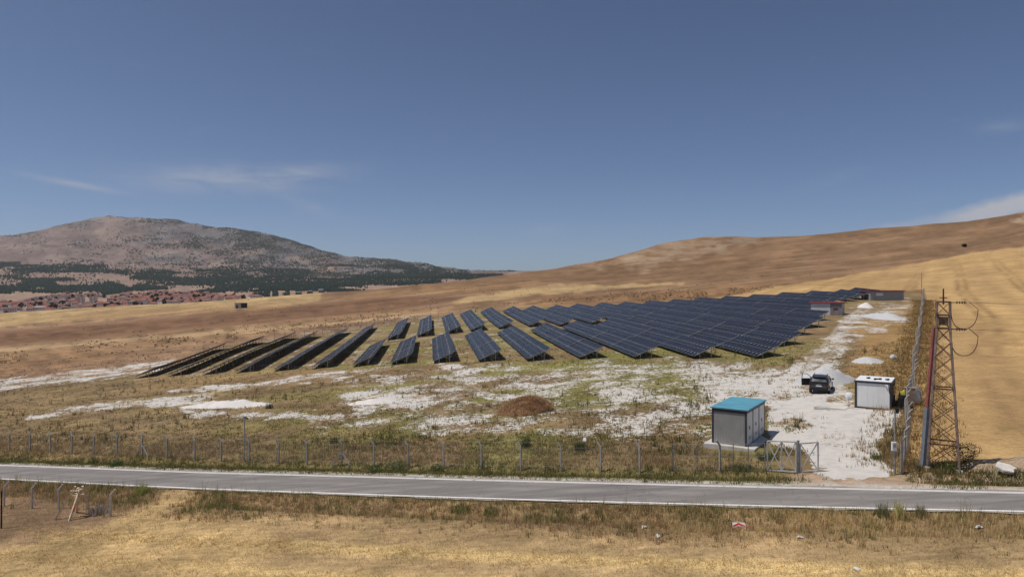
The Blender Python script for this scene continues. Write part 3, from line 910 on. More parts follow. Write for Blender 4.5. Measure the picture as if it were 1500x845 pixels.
def terrain_piece(name, i0, i1):
    idx = np.arange(nr * nc).reshape(nr, nc)[i0:i1 + 1]
    V = np.stack([XX[i0:i1 + 1].ravel(), DD[i0:i1 + 1].ravel(), ZZ[i0:i1 + 1].ravel()], 1)
    h, w = idx.shape
    l = np.arange(h * w).reshape(h, w)
    f = np.stack([l[:-1, :-1], l[:-1, 1:], l[1:, 1:], l[1:, :-1]], -1).reshape(-1, 4)
    sel = slice(i0 * nc, (i1 + 1) * nc)
    me = fast_mesh(name, V, f, [MAT['ground']], C[sel], smooth=True)
    for an, arr in (('white', WH[sel]), ('straw', STRAW[sel])):
        a = me.attributes.new(an, 'FLOAT', 'POINT')
        a.data.foreach_set('value', arr.astype(np.float32))
    o = link(name, me)
    return tag(o, kind='structure')


i1 = int(np.searchsorted(Dn, 250)); i2 = int(np.searchsorted(Dn, 2150))
o = terrain_piece('ground', 0, i1); tag(o, 'dry grass, pale marl and stubble ground around the solar field', 'ground')
o = terrain_piece('hill', i1, i2); tag(o, 'bare brown hillside and strip fields rising behind the panels', 'hill')
o = terrain_piece('mountain', i2, nr - 1); tag(o, 'pinkish grey rocky mountain with dark scrub behind the town', 'mountain')

# ================================================================ road
m, nt, b = new_mat('worn asphalt')
geo = N(nt, 'ShaderNodeNewGeometry')
at = N(nt, 'ShaderNodeAttribute', attribute_name='lat')
mp = N(nt, 'ShaderNodeMapping'); mp.inputs['Rotation'].default_value = (0, 0, R(20.0)); mp.inputs['Scale'].default_value = (0.08, 1.0, 1.0)
nt.links.new(geo.outputs['Position'], mp.inputs['Vector'])
st = noise(nt, mp.outputs[0], 1.6, 5, 0.6)
big = noise(nt, geo.outputs['Position'], 0.16, 4, 0.6)
fn = noise(nt, geo.outputs['Position'], 22, 3, 0.6)
lat = at.outputs['Fac']
track = M_(nt, 'ADD', M_(nt, 'EXPONENT', M_(nt, 'MULTIPLY', M_(nt, 'POWER', M_(nt, 'MULTIPLY', M_(nt, 'SUBTRACT', lat, 0.36), 10.0), 2.0), -1.0)),
           M_(nt, 'EXPONENT', M_(nt, 'MULTIPLY', M_(nt, 'POWER', M_(nt, 'MULTIPLY', M_(nt, 'SUBTRACT', lat, 0.66), 10.0), 2.0), -1.0)))
c_ = mixrgb(nt, ramp(nt, st, 0.36, 0.64), (0.190, 0.171, 0.156), (0.285, 0.260, 0.238))
c_ = mixrgb(nt, M_(nt, 'MULTIPLY', track, 0.75), c_, (0.185, 0.170, 0.160))
c_ = mixrgb(nt, M_(nt, 'MULTIPLY', ramp(nt, big, 0.55, 0.72), 0.5), c_, (0.175, 0.163, 0.155))
edgeband = ramp(nt, lat, 0.80, 0.95)
c_ = mixrgb(nt, M_(nt, 'MULTIPLY', edgeband, 0.6), c_, (0.150, 0.140, 0.134))
vo = N(nt, 'ShaderNodeTexVoronoi', feature='DISTANCE_TO_EDGE'); vo.inputs['Scale'].default_value = 0.55
wv_ = N(nt, 'ShaderNodeVectorMath', operation='ADD'); nt.links.new(geo.outputs['Position'], wv_.inputs[0])
nz_ = N(nt, 'ShaderNodeTexNoise'); nz_.inputs['Scale'].default_value = 1.2; nt.links.new(geo.outputs['Position'], nz_.inputs['Vector']); nt.links.new(nz_.outputs['Color'], wv_.inputs[1]); nt.links.new(wv_.outputs[0], vo.inputs['Vector'])
crack = M_(nt, 'MULTIPLY', M_(nt, 'LESS_THAN', vo.outputs['Distance'], 0.013), ramp(nt, noise(nt, geo.outputs['Position'], 0.35, 3), 0.42, 0.6))
c_ = mixrgb(nt, M_(nt, 'MULTIPLY', crack, 0.28), c_, (0.07, 0.065, 0.06))
pat = M_(nt, 'MULTIPLY', ramp(nt, noise(nt, mp.outputs[0], 0.55, 2), 0.60, 0.63), 0.5)
c_ = mixrgb(nt, pat, c_, (0.135, 0.125, 0.12))
dst = M_(nt, 'MULTIPLY', ramp(nt, M_(nt, 'ADD', M_(nt, 'ABSOLUTE', M_(nt, 'SUBTRACT', lat, 0.5)), M_(nt, 'MULTIPLY', noise(nt, geo.outputs['Position'], 1.4, 4), 0.12)), 0.47, 0.56), 0.8)
c_ = mixrgb(nt, dst, c_, (0.36, 0.30, 0.235))
sc_ = N(nt, 'ShaderNodeVectorMath', operation='SCALE'); nt.links.new(c_, sc_.inputs[0]); nt.links.new(M_(nt, 'MULTIPLY_ADD', fn, 0.7, 0.65), sc_.inputs['Scale'])
nt.links.new(sc_.outputs[0], b.inputs['Base Color']); b.inputs['Roughness'].default_value = 0.85; b.inputs['Specular IOR Level'].default_value = 0.25
bp = N(nt, 'ShaderNodeBump', i_Strength=0.4, i_Distance=0.02); nt.links.new(fn, bp.inputs['Height']); nt.links.new(bp.outputs[0], b.inputs['Normal'])
MAT['asphalt'] = m


def paintline(name, col, thr):
    m, nt, b = new_mat(name)
    geo = N(nt, 'ShaderNodeNewGeometry')
    w = noise(nt, geo.outputs['Position'], 2.6, 6, 0.75)
    c = mixrgb(nt, ramp(nt, w, thr, thr + 0.16), col, (0.25, 0.24, 0.23))
    nt.links.new(c, b.inputs['Base Color']); b.inputs['Roughness'].default_value = 0.8
    return m


MAT['line'] = paintline('worn white road paint', (0.72, 0.71, 0.69), 0.60)
MAT['line2'] = paintline('chalky road paint', (0.56, 0.54, 0.51), 0.52)
RX = np.linspace(-120, 85, 420)


def strip(name, fa, fb, lift, mat, ns=2, parent=None, wobble=0.0):
    rows = []; lats = []
    for s_ in np.linspace(0, 1, ns):
        y = fa(RX) + (fb(RX) - fa(RX)) * s_
        if wobble and s_ in (0.0, 1.0):
            y = y + wobble * (fbm(RX * 0.9, RX * 0 + s_ * 50, 3, 7) - 0.5)
        mid_y = (road_near(RX) + road_far(RX)) / 2
        zc = base_height(RX, mid_y)
        slope = base_height(RX, mid_y + 2) - base_height(RX, mid_y - 2)
        t = (y - mid_y)
        z = zc + slope * t / 4 + 0.05 - 0.012 * np.abs(t) + lift
        rows.append(np.stack([RX, y, z], 1)); lats.append(np.full(len(RX), (s_)))
    V = np.concatenate(rows); n = len(RX)
    l = np.arange(ns * n).reshape(ns, n)
    f = np.stack([l[:-1, :-1], l[:-1, 1:], l[1:, 1:], l[1:, :-1]], -1).reshape(-1, 4)
    me = fast_mesh(name, V, f, [mat], smooth=True)
    a = me.attributes.new('lat', 'FLOAT', 'POINT'); a.data.foreach_set('value', np.concatenate(lats).astype(np.float32))
    return link(name, me, parent)


road = strip('road', lambda x: road_near(x) - 0.22, lambda x: road_far(x) + 0.25, 0.0, MAT['asphalt'], 13, wobble=0.5)
tag(road, 'worn grey asphalt country road crossing in front of the fence', 'road', kind='structure')
strip('edge_line', lambda x: road_near(x) + 0.02, lambda x: road_near(x) + 0.20, 0.006, MAT['line'], 2, road)
strip('edge_line', lambda x: road_far(x) - 0.34, lambda x: road_far(x) + 0.02, 0.006, MAT['line2'], 2, road)
# ================================================================ solar tables
TILT = R(23.5)
MW, ML = 1.085, 2.04          # module width along the row, length up the slope
NJ = 12
TL = NJ * (MW + 0.02)
LOW = 0.45
CT, ST = math.cos(TILT), math.sin(TILT)


def module_geo(ox, oy):
    """box of one module in the tilted plane: x along the slope, y along the row"""
    x0, x1, y0, y1 = ox, ox + ML, oy, oy + MW
    V = [(x0, y0, 0), (x1, y0, 0), (x1, y1, 0), (x0, y1, 0), (x0, y0, 0.035), (x1, y0, 0.035), (x1, y1, 0.035), (x0, y1, 0.035)]
    Fq = [(4, 5, 6, 7), (3, 2, 1, 0), (0, 1, 5, 4), (1, 2, 6, 5), (2, 3, 7, 6), (3, 0, 4, 7)]
    return V, Fq


def module_mesh(name, spots):
    V, Fq, mi, uvs = [], [], [], []
    for ox, oy in spots:
        v, f = module_geo(ox, oy)
        b0 = len(V)
        V += v
        for i, q in enumerate(f):
            Fq.append([b0 + t for t in q]); mi.append(0 if i == 0 else (1 if i == 1 else 2))
            uvs += [(0, 0), (0, 1), (1, 1), (1, 0)] if i == 0 else [(0.5, 0.5)] * 4
    me = fast_mesh(name, V, Fq, [MAT['solar'], MAT['backsheet'], MAT['alu']], mat_idx=mi)
    uvl = me.uv_layers.new(name='UVMap')
    uvl.data.foreach_set('uv', np.array(uvs, np.float32).ravel())
    return me


ME_MODULE = module_mesh('module', [(0, 0)])
SPOTS = [(i * (ML + 0.02), -TL / 2 + j * (MW + 0.02)) for j in range(NJ) for i in range(2)]
ME_ARRAY = module_mesh('module_array', SPOTS)
# steel below: rails along the row, rafters, legs and braces (table frame: x horizontal across, y along the row, z up)
STN = [-TL / 2 + 0.25 + (TL - 0.5) * i / 5 for i in range(6)]


def slope_pt(s_, y, off=-0.04):
    return Vector((s_ * CT - off * 0 - 0.0, y, LOW + s_ * ST + off))


def mk_rails():
    r = MB()
    for s_ in (0.45, 1.6, 2.5, 3.65):
        r.bar(slope_pt(s_, -TL / 2, -0.06), slope_pt(s_, TL / 2, -0.06), 0.05, 0.06)
    return r.mesh('rail', MAT['galv'])


def add_leg(mb, y, rear):
    x = 2.75 if rear else 1.05
    top = LOW + (x / CT) * ST - 0.12
    mb.bar((x, y, -0.55), (x, y, top), 0.09, 0.07, up=(0, 1, 0))


def add_frame(mb, y):
    mb.bar(slope_pt(0.3, y, -0.13), slope_pt(3.75, y, -0.13), 0.05, 0.08)
    mb.bar((2.72, y, 0.75), slope_pt(2.05, y, -0.14), 0.045)
    mb.bar((2.78, y, 0.9), slope_pt(3.55, y, -0.14), 0.045)


ME_RAIL = mk_rails()
q = MB(); add_leg(q, 0, False); ME_LEG_F = q.mesh('leg', MAT['galv'])
q = MB(); add_leg(q, 0, True); ME_LEG_R = q.mesh('leg', MAT['galv'])
q = MB(); add_frame(q, 0); ME_RAFTER = q.mesh('rafter', MAT['galv'])
q = MB()
for y in STN:
    add_leg(q, y, False); add_leg(q, y, True); add_frame(q, y)
for s_ in (0.45, 1.6, 2.5, 3.65):
    q.bar(slope_pt(s_, -TL / 2, -0.06), slope_pt(s_, TL / 2, -0.06), 0.05, 0.06)
ME_SUPPORT = q.mesh('support_frame', MAT['galv'])

q = MB()
for e_ in (0.0,):
    q.bar((0.02, e_, LOW + .04), ((2 * ML + .02) * CT, e_, LOW + (2 * ML + .02) * ST + .04), .034, .012)
ME_TRIM = q.mesh('end_trim', MAT['trim'])
ORD = ['first', 'second', 'third', 'fourth', 'fifth', 'sixth', 'seventh', 'eighth', 'ninth', 'tenth', 'eleventh', 'twelfth', 'thirteenth', 'fourteenth', 'fifteenth',
       'sixteenth', 'seventeenth', 'eighteenth', 'nineteenth', 'twentieth', 'twenty-first', 'twenty-second', 'twenty-third', 'twenty-fourth', 'twenty-fifth', 'twenty-sixth']
NEAR = {}
for kx in range(15):
    NEAR[kx] = ((ROW_NEAR_X[kx] - 750) / F * ROW_NEAR_D[kx], ROW_NEAR_D[kx])
# rows on the right end along the track; position of their rear leg gives the low corner
for kx, (px, D) in {-1: (1167.6, 104), -2: (1182, 115), -3: (1202, 124), -4: (1210.5, 135.3), -5: (1200, 158), -6: (1186, 169.5), -7: (1214, 176), -8: (1236, 181), -9: (1252, 186), -10: (1266, 191), -11: (1286, 200)}.items():
    NEAR[kx] = ((px - 750) / F * D - 2.8, D)
n_tab = 0
for kx in range(14, -12, -1):
    row_no = 14 - kx
    n0 = Vector(NEAR[kx])
    Df_ = ROW_FAR_D[kx]
    f_hi = Vector(((ROW_FAR_X[kx] - 750) / F * Df_, Df_))
    rdir = (f_hi - n0).normalized()
    cdir2 = Vector((rdir.y, -rdir.x))
    f0 = f_hi - cdir2 * (2 * ML + 0.02) * CT
    if kx == -11:
        f0 = n0 + Vector((-0.12, 1)).normalized() * 12.0
    rdir = (f0 - n0).normalized(); cdir2 = Vector((rdir.y, -rdir.x))
    Ltot = (f0 - n0).length
    blocks = [(0.0, Ltot)]
    if 1 <= kx <= 8:
        g0 = (158.0 - n0.y) / rdir.y
        blocks = [(0.0, g0), (g0 + 5.0, Ltot)]
    segs = [(n0, rdir, b0, b1) for b0, b1 in blocks]
    if 1 <= kx <= 8:
        # an aisle splits these rows; the tables behind it stand a little to the right of those in front
        rd_ = Vector((-0.12, 1.0)).normalized()
        e0, e1 = (155.0, 168.0) if kx >= 3 else (157.0, 164.0)
        segs = [(n0, rd_, 0.0, (e0 - n0.y) / rd_.y), (f0 - rd_ * ((f0.y - e1) / rd_.y), rd_, 0.0, (f0.y - e1) / rd_.y)]
    order = 0
    for n0, rdir, b0, b1 in segs:
        cdir2 = Vector((rdir.y, -rdir.x))
        nt_ = max(1, round((b1 - b0) / (TL + 0.06)))
        step = (b1 - b0) / nt_
        for t in range(nt_):
            mid = n0 + rdir * (b0 + step * (t + 0.5))
            a_ = n0 + rdir * (b0 + step * t); e_ = n0 + rdir * (b0 + step * (t + 1))
            za = base_height([a_.x], [a_.y])[0]; ze = base_height([e_.x], [e_.y])[0]
            y3 = Vector((rdir.x * step, rdir.y * step, ze - za)).normalized()
            x3 = Vector((cdir2.x, cdir2.y, 0))
            x3 = (x3 - y3 * x3.dot(y3)).normalized()
            z3 = x3.cross(y3)
            rot = Matrix((x3, y3, z3)).transposed().to_4x4()
            tb = bpy.data.objects.new('solar_table', None); COL.objects.link(tb)
            tb.empty_display_size = 0.3
            wob_ = rng.normal(0, 0.03)
            tb.matrix_world = Matrix.Translation((mid.x, mid.y, (za + ze) / 2 + wob_)) @ rot
            sc = (step - 0.05) / TL
            tb.scale = (1, sc, 1)
            near = order == 0 or (order == 1 and kx >= -3 and a_.y < 128)
            pos_txt = 'nearest' if order == 0 else ORD[order]
            lab = f'solar table of dark modules, {"nearest the road" if order == 0 else ORD[order] + " back"} in the {ORD[row_no]} row from the left'
            tag(tb, lab, 'solar table', 'solar tables set out in rows on the slope')
            if near:
                for (ox, oy) in SPOTS:
                    o = link('module', ME_MODULE, tb, (ox * CT, oy, LOW + ox * ST), (0, -TILT, 0))
                link('rail', ME_RAIL, tb)
                for y in STN:
                    link('leg', ME_LEG_F, tb, (0, y, 0)); link('leg', ME_LEG_R, tb, (0, y, 0)); link('rafter', ME_RAFTER, tb, (0, y, 0))
            else:
                tag(link('module_array', ME_ARRAY, tb, (0, 0, LOW), (0, -TILT, 0)), kind='stuff')
                tag(link('support_frame', ME_SUPPORT, tb), kind='stuff')
            link('end_trim', ME_TRIM, tb, (0, -TL / 2 + .03, 0)); link('end_trim', ME_TRIM, tb, (0, TL / 2 - .03, 0))
            order += 1; n_tab += 1
print('tables', n_tab)
# ================================================================ fences
def on_ground(x, y):
    return Vector((x, y, zat(x, y)))


def bent_post(h, lean=0.0, bend=(-0.28, 0.0), w=0.11):
    mb = MB()
    mb.bar((0, 0, -0.35), (0, 0, h - 0.32), w, w)
    mb.bar((0, 0, h - 0.33), (bend[0], bend[1], h), w * 0.9, w * 0.9, up=(0, 1, 0))
    return mb


def mesh_panel(name, pts, h, parent, mat, z0=0.05):
    """a sheet of chain-link hung along the line pts"""
    V, Fq, uv = [], [], []
    L = 0.0
    for i, p in enumerate(pts):
        if i: L += (Vector(pts[i]) - Vector(pts[i - 1])).length
        V += [(p[0], p[1], p[2] + z0), (p[0], p[1], p[2] + h)]
        uv.append(L)
    luv = []
    for i in range(len(pts) - 1):
        Fq.append((2 * i, 2 * i + 2, 2 * i + 3, 2 * i + 1))
        luv += [(uv[i], 0), (uv[i + 1], 0), (uv[i + 1], h), (uv[i], h)]
    me = fast_mesh(name, V, Fq, [mat])
    l = me.uv_layers.new(name='UVMap'); l.data.foreach_set('uv', np.array(luv, np.float32).ravel())
    return link(name, me, parent)


def place(obj, base):
    """children are modelled in world space: keep them there under an Empty at the base"""
    obj.matrix_parent_inverse = Matrix.Translation(-Vector(base))


POST_PX = [-52, -18, 14, 44, 74, 105, 137, 171, 208, 245, 285, 324, 365, 408, 450, 500, 548, 598, 650, 705, 763, 822, 880, 937]
post_y = lambda px: np.interp(px, [-60, 14, 44, 137, 208, 285, 365, 500, 598, 763, 880, 940], [657, 660.5, 661.5, 666, 669, 674, 677.5, 682, 685, 689, 691, 692])
bases = [G(px, post_y(px)) for px in POST_PX]
fe = empty('roadside_fence', bases[3])
tag(fe, 'long wire fence on bent concrete posts along the far side of road', 'fence')
me_post = bent_post(2.02).mesh('post', MAT['concrete'], 0.012)
for i, p in enumerate(bases):
    lean = rng.normal(0, 0.02)
    o = link('post', me_post, fe, p - Vector(bases[3]), (rng.normal(0, 0.015), lean, rng.normal(-0.35, 0.15)))
    if POST_PX[i] in (208, 500):
        d = (bases[i + 1] - bases[i - 1]).normalized()
        for s_ in (-1, 1):
            q = MB(); q.bar((0, 0, 1.15), d * s_ * 0.95 + Vector((0, -0.1, -0.15)), 0.08)
            q.build('strut', MAT['concrete'], fe, p - Vector(bases[3]))
for zz in (0.35, 1.0, 1.62, 1.98):
    q = MB(); q.path([p + Vector((0, 0, zz)) for p in bases], 0.006, 4)
    o = q.build('wire', MAT['wire'], fe); place(o, bases[3])
o = mesh_panel('chain_link', bases, 1.65, fe, MAT['chain']); place(o, bases[3])

# metal framed fence between the posts and the gate
fr_px = [985, 1021, 1054.5, 1074, 1096, 1120.5]
fr = [G(px, 690.5) for px in fr_px]
fz = empty('steel_panel_fence', fr[0])
tag(fz, 'grey steel framed fence panels in front of the blue-roofed kiosk', 'fence')
for i, p in enumerate(fr):
    if i == 2:
        link('post', me_post, fz, p - fr[0], (0, 0, 0.4))
    else:
        q = MB(); q.bar(p + Vector((0, 0, -0.3)), p + Vector((0, 0, 1.78)), 0.045)
        o = q.build('post', MAT['galv_dull'], fz); place(o, fr[0])
for zz in (0.12, 0.95, 1.76):
    q = MB(); q.path([p + Vector((0, 0, zz)) for p in fr], 0.012, 5)
    o = q.build('rail', MAT['galv_dull'], fz); place(o, fr[0])
o = mesh_panel('chain_link', fr, 1.74, fz, MAT['chain']); place(o, fr[0])


def gate_leaf(name, a, b_, h, label, cross=2):
    root = empty(name, a); tag(root, label, 'gate')
    d = b_ - a
    up = Vector((0, 0, h))
    parts = [('frame_bar', a + Vector((0, 0, .08)), b_ + Vector((0, 0, .08))), ('frame_bar', a + up, b_ + up), ('upright', a + Vector((0, 0, .05)), a + up), ('upright', b_ + Vector((0, 0, .05)), b_ + up)]
    for i in range(cross):
        p0, p1 = a + d * (i / cross), a + d * ((i + 1) / cross)
        if i: parts.append(('upright', p0 + Vector((0, 0, .08)), p0 + up))
        parts.append(('brace', p0 + Vector((0, 0, .1)), p1 + up)); parts.append(('brace', p1 + Vector((0, 0, .1)), p0 + up))
    for j, (nm, p, q_) in enumerate(parts):
        mb = MB(); off = Vector((0, 0.006 * j, 0)); mb.bar(p + off, q_ + off, 0.075 if nm != 'brace' else 0.055)
        o = mb.build(nm, MAT['gate_steel'], root); place(o, a)
    return root


ga, gb, gc = G(1121.5, 690.5) + Vector((.12, 0, 0)), G(1169.4, 692.5), G(1198.5, 690.5)
gate_leaf('gate_leaf', ga, gb - Vector((.12, 0, 0)), 1.92, 'closed cross-braced steel gate leaf beside the panel fence', 2)
gate_leaf('gate_leaf', gb + Vector((.12, 0, 0)), gc, 1.82, 'open cross-braced steel gate leaf standing at the driveway edge', 1)
q = MB(); q.bar((0, 0, -.3), (0, 0, 2.0), 0.1); q.box((0, 0, 2.01), (.12, .12, .03))
o = q.build('gate_post', MAT['galv_dull'], None, gb); tag(o, 'thick steel gate post between the two gate leaves', 'post')

# long side fence running up the slope
p0 = G(1321, 693); p1 = Vector((0.6035 * 205, 205))
dirn = (p1 - Vector((p0.x, p0.y))); Ls = dirn.length; dirn.normalize()
sb = []
for i in range(int(Ls / 2.7) + 1):
    xy = Vector((p0.x, p0.y)) + dirn * (i * 2.7)
    off = 0.16 * math.sin(i * 0.7) + rng.normal(0, 0.05)
    sb.append(on_ground(xy.x + off * dirn.y, xy.y - off * dirn.x))
sf = empty('side_fence', sb[0]); tag(sf, 'long grey chain-link fence between the yard and the wheat field', 'fence')
me_post2 = bent_post(2.25, bend=(0.2, -0.16)).mesh('post', MAT['concrete'], 0.012)
for p in sb:
    link('post', me_post2, sf, p - sb[0], (rng.normal(0, 0.02), rng.normal(0, 0.02), rng.normal(0, 0.1)))
for zz in (0.3, 0.95, 1.55, 2.0):
    q = MB(); q.path([p + Vector((0, 0, zz)) for p in sb], 0.007, 4)
    o = q.build('wire', MAT['wire'], sf); place(o, sb[0])
o = mesh_panel('chain_link', sb, 2.0, sf, MAT['chain_dense']); place(o, sb[0])

# far boundary fence, thin posts behind the panels
fpts = [G(px, py) for px, py in ((395, 500), (440, 494), (480, 489), (520, 484), (545, 478), (575, 475), (605, 471), (640, 466), (690, 459), (735, 455))]
bp_ = []
for i in range(len(fpts) - 1):
    a, c_ = fpts[i], fpts[i + 1]
    n = max(1, int((c_ - a).length / 3.5))
    for j in range(n):
        w_ = a.lerp(c_, j / n); bp_.append(on_ground(w_.x, w_.y + 4))
ff = empty('boundary_fence', bp_[0]); tag(ff, 'thin pale post fence along the far ends of the solar rows', 'fence')
q = MB(); q.bar((0, 0, -.3), (0, 0, 2.0), 0.1); me_thin = q.mesh('post', MAT['concrete'])
for p in bp_: link('post', me_thin, ff, p - bp_[0], (0, rng.normal(0, .03), 0))
for zz in (0.6, 1.3, 1.9):
    q = MB(); q.path([p + Vector((0, 0, zz)) for p in bp_], 0.01, 4)
    o = q.build('wire', MAT['wire'], ff); place(o, bp_[0])

# old posts on the near side of the road
old = [(6, 741, 0.55), (46.8, 744.5, 0.5), (86, 746.5, 0.5), (162, 756, 0.5)]
onames = ['bent concrete post nearest the black stake by the road', 'bent concrete post between two others on the near verge', 'bent concrete post beside the wooden trestle on the near verge', 'bent concrete post with a slanting strut on the near verge']
for i, (px, py, rz_) in enumerate(old):
    p = G(px, py)
    root = empty('concrete_post', p, 0); tag(root, onames[i], 'post', 'bent posts on the near verge')
    bent_post(1.72, bend=(0.26, 0.05), w=0.1).build('post_shaft', MAT['slab'], root, rot=(0, rng.normal(0, .02), 0), bevel=0.01)
    if i == 3:
        q = MB(); q.bar((0, 0, 1.05), (-0.42, -0.1, -0.1), 0.07); q.build('strut', MAT['slab'], root)
q = MB(); q.bar((0, 0, -.3), (0.01, 0, 2.35), 0.07, 0.06)
o = q.build('black_stake', MAT['black'], None, G(2, 774)); tag(o, 'thin black upright stake at the edge of the near verge', 'stake')

# wooden trestle
tp = G(112, 757)
tr = empty('wooden_trestle', tp, R(-20)); tag(tr, 'rickety wooden trestle with splayed legs on the near verge', 'trestle')
H_ = 1.85
for sx_, sy_, col_ in ((-1, -1, 'wood'), (1, -1, 'wood'), (-1, 1, 'wood'), (1, 1, 'wood')):
    q = MB(); q.bar((sx_ * .62 - .35, sy_ * .75, -.12), (sx_ * .20 + .22, sy_ * .10, H_ + (.16 if sx_ * sy_ > 0 else 0)), .13, .09)
    q.build('leg', MAT[col_], tr)
for zz, ln in ((H_ - .12, .30), (H_ - .42, .38)):
    for sy_ in (-1, 1):
        q = MB(); q.bar((-ln + .05, sy_ * .19, zz), (ln + .1, sy_ * .19, zz + .04), .12, .03); q.build('plank', MAT['wood'], tr)
q = MB(); q.bar((.38, -.47, .55), (.5, -.5, .9), .05); q.build('red_rag', MAT['sign_red'], tr)

# ================================================================ poles
p = G(358, 676)
pl = empty('camera_pole', p); tag(pl, 'slim grey pole with a small camera behind the roadside fence', 'pole')
q = MB(); q.tube((0, 0, -.3), (0, 0, 3.55), .06, .05, 10); q.build('mast', MAT['galv'], pl)
q = MB(); q.bar((0, 0, 3.5), (.18, -.1, 3.55), .04); q.build('bracket', MAT['galv'], pl)
q = MB(); q.tube((.0, -.05, 3.68), (.34, -.22, 3.60), .075, .075, 10); q.build('camera_body', MAT['black'], pl)
p = G(1311, 695)
pl = empty('meter_pole', p); tag(pl, 'grey steel pole with white meter box beside the side fence', 'pole')
q = MB(); q.tube((0, 0, -.3), (0, 0, 3.85), .055, .05, 10); q.build('mast', MAT['galv_dull'], pl)
q = MB(); q.box((-.13, -.12, 1.72), (.26, .16, .52)); mbx = q.build('meter_box', MAT['white_panel'], pl, bevel=.01)
q = MB(); q.box((-.13, -.203, 1.78), (.18, .008, .2)); q.build('window', MAT['grey_sheet'], mbx)
q = MB(); q.bar((-.24, -.02, 0), (-.24, -.02, 1.5), .03); q.build('conduit', MAT['galv_dull'], pl)
q = MB(); q.bar((0, 0, 3.72), (.16, .1, 3.95), .04); q.box((.1, 0, 3.82), (.16, .2, .3)); q.build('lamp_head', MAT['black'], pl)
p = G(1350, 431)
pl = empty('utility_pole', p); tag(pl, 'thin tall pole at the far end of the side fence', 'pole')
q = MB(); q.tube((0, 0, -.5), (0, 0, 6.6), .11, .07, 8); q.build('mast', MAT['galv_dull'], pl)
q = MB(); q.bar((-.4, 0, 5.9), (.4, 0, 5.9), .06); q.build('cross_arm', MAT['galv_dull'], pl)

# ================================================================ kiosk with the blue roof
RZ = math.atan2(-.55, .835)
XA, YA = Vector((.835, -.55, 0)), Vector((.55, .835, 0))
kb = G(1093.5, 657.5)
kz = min(zat(kb.x, kb.y), kb.z)
ko = empty('transformer_kiosk', (kb.x, kb.y, kb.z - .02), RZ)
tag(ko, 'grey transformer kiosk with flat turquoise roof and three side doors', 'kiosk')
W, L, H = 2.45, 5.3, 2.52
q = MB(); q.box((-W / 2 + .12, L / 2 + .05, -.12), (W + 1.15, L + 1.15, .6)); q.build('plinth', MAT['slab'], ko, bevel=.02)
z0 = .18
q = MB(); q.box((-W / 2, .03, z0 + H / 2 - .1), (W - .12, .06, H - .22))
q.build('front_wall', MAT['kiosk_wall'], ko)
for i in range(11):
    q = MB(); q.box((-W + .22 + i * .2, -.004, z0 + H / 2 - .1), (.03, .012, H - .26)); q.build('wall_rib', MAT['kiosk_wall'], ko)
q = MB(); q.box((-W + .03, L / 2, z0 + H / 2), (.06, L - .02, H - .02)); q.build('side_wall', MAT['kiosk_wall'], ko)
q = MB(); q.box((-W / 2, L - .03, z0 + H / 2), (W - .1, .06, H - .02)); q.build('rear_wall', MAT['kiosk_wall'], ko)
for x_, y_ in ((-.05, .05), (-W + .05, .05), (-.05, L - .05), (-W + .05, L - .05), (-.05, L / 3), (-.05, 2 * L / 3)):
    q = MB(); q.box((x_, y_, z0 + H / 2), (.14, .14, H)); q.build('corner_post', MAT['kiosk_frame'], ko, bevel=.008)
for i in range(3):
    y0_ = .13 + i * L / 3 + (0 if i else 0)
    y1_ = (i + 1) * L / 3 - (.08 if i < 2 else .13)
    q = MB(); q.box((-.02, (y0_ + y1_) / 2, z0 + H / 2 - .08), (.05, y1_ - y0_ - .02, H - .25)); dr = q.build('door', MAT['kiosk_door'], ko, bevel=.008)
    q = MB(); q.box((.02, (y0_ + y1_) / 2 - .1, z0 + 1.22), (.05, .05, .24)); q.build('handle', MAT['black'], dr)
    for zz in (.42, .5, .58):
        q = MB(); q.box((.012, (y0_ + y1_) / 2, z0 + zz), (.02, .75, .03)); q.build('vent_slat', MAT['kiosk_wall'], dr)
q = MB(); q.box((-W / 2, -.005, z0 + H - .1), (W + .02, .05, .22)); q.build('fascia', MAT['kiosk_trim'], ko)
q = MB(); q.box((.03, L / 2, z0 + H - .06), (.06, L + .02, .14)); q.build('fascia', MAT['kiosk_frame'], ko)
q = MB(); q.box((-W / 2 + .02, L / 2, z0 + H + .055), (W + .24, L + .24, .09)); rf = q.build('roof', MAT['blue_roof'], ko, bevel=.015)
for i in range(1, 6):
    q = MB(); q.box((-W / 2 + .02, L / 6 * i, z0 + H + .108), (W + .2, .03, .016)); q.build('roof_seam', MAT['blue_roof'], rf)

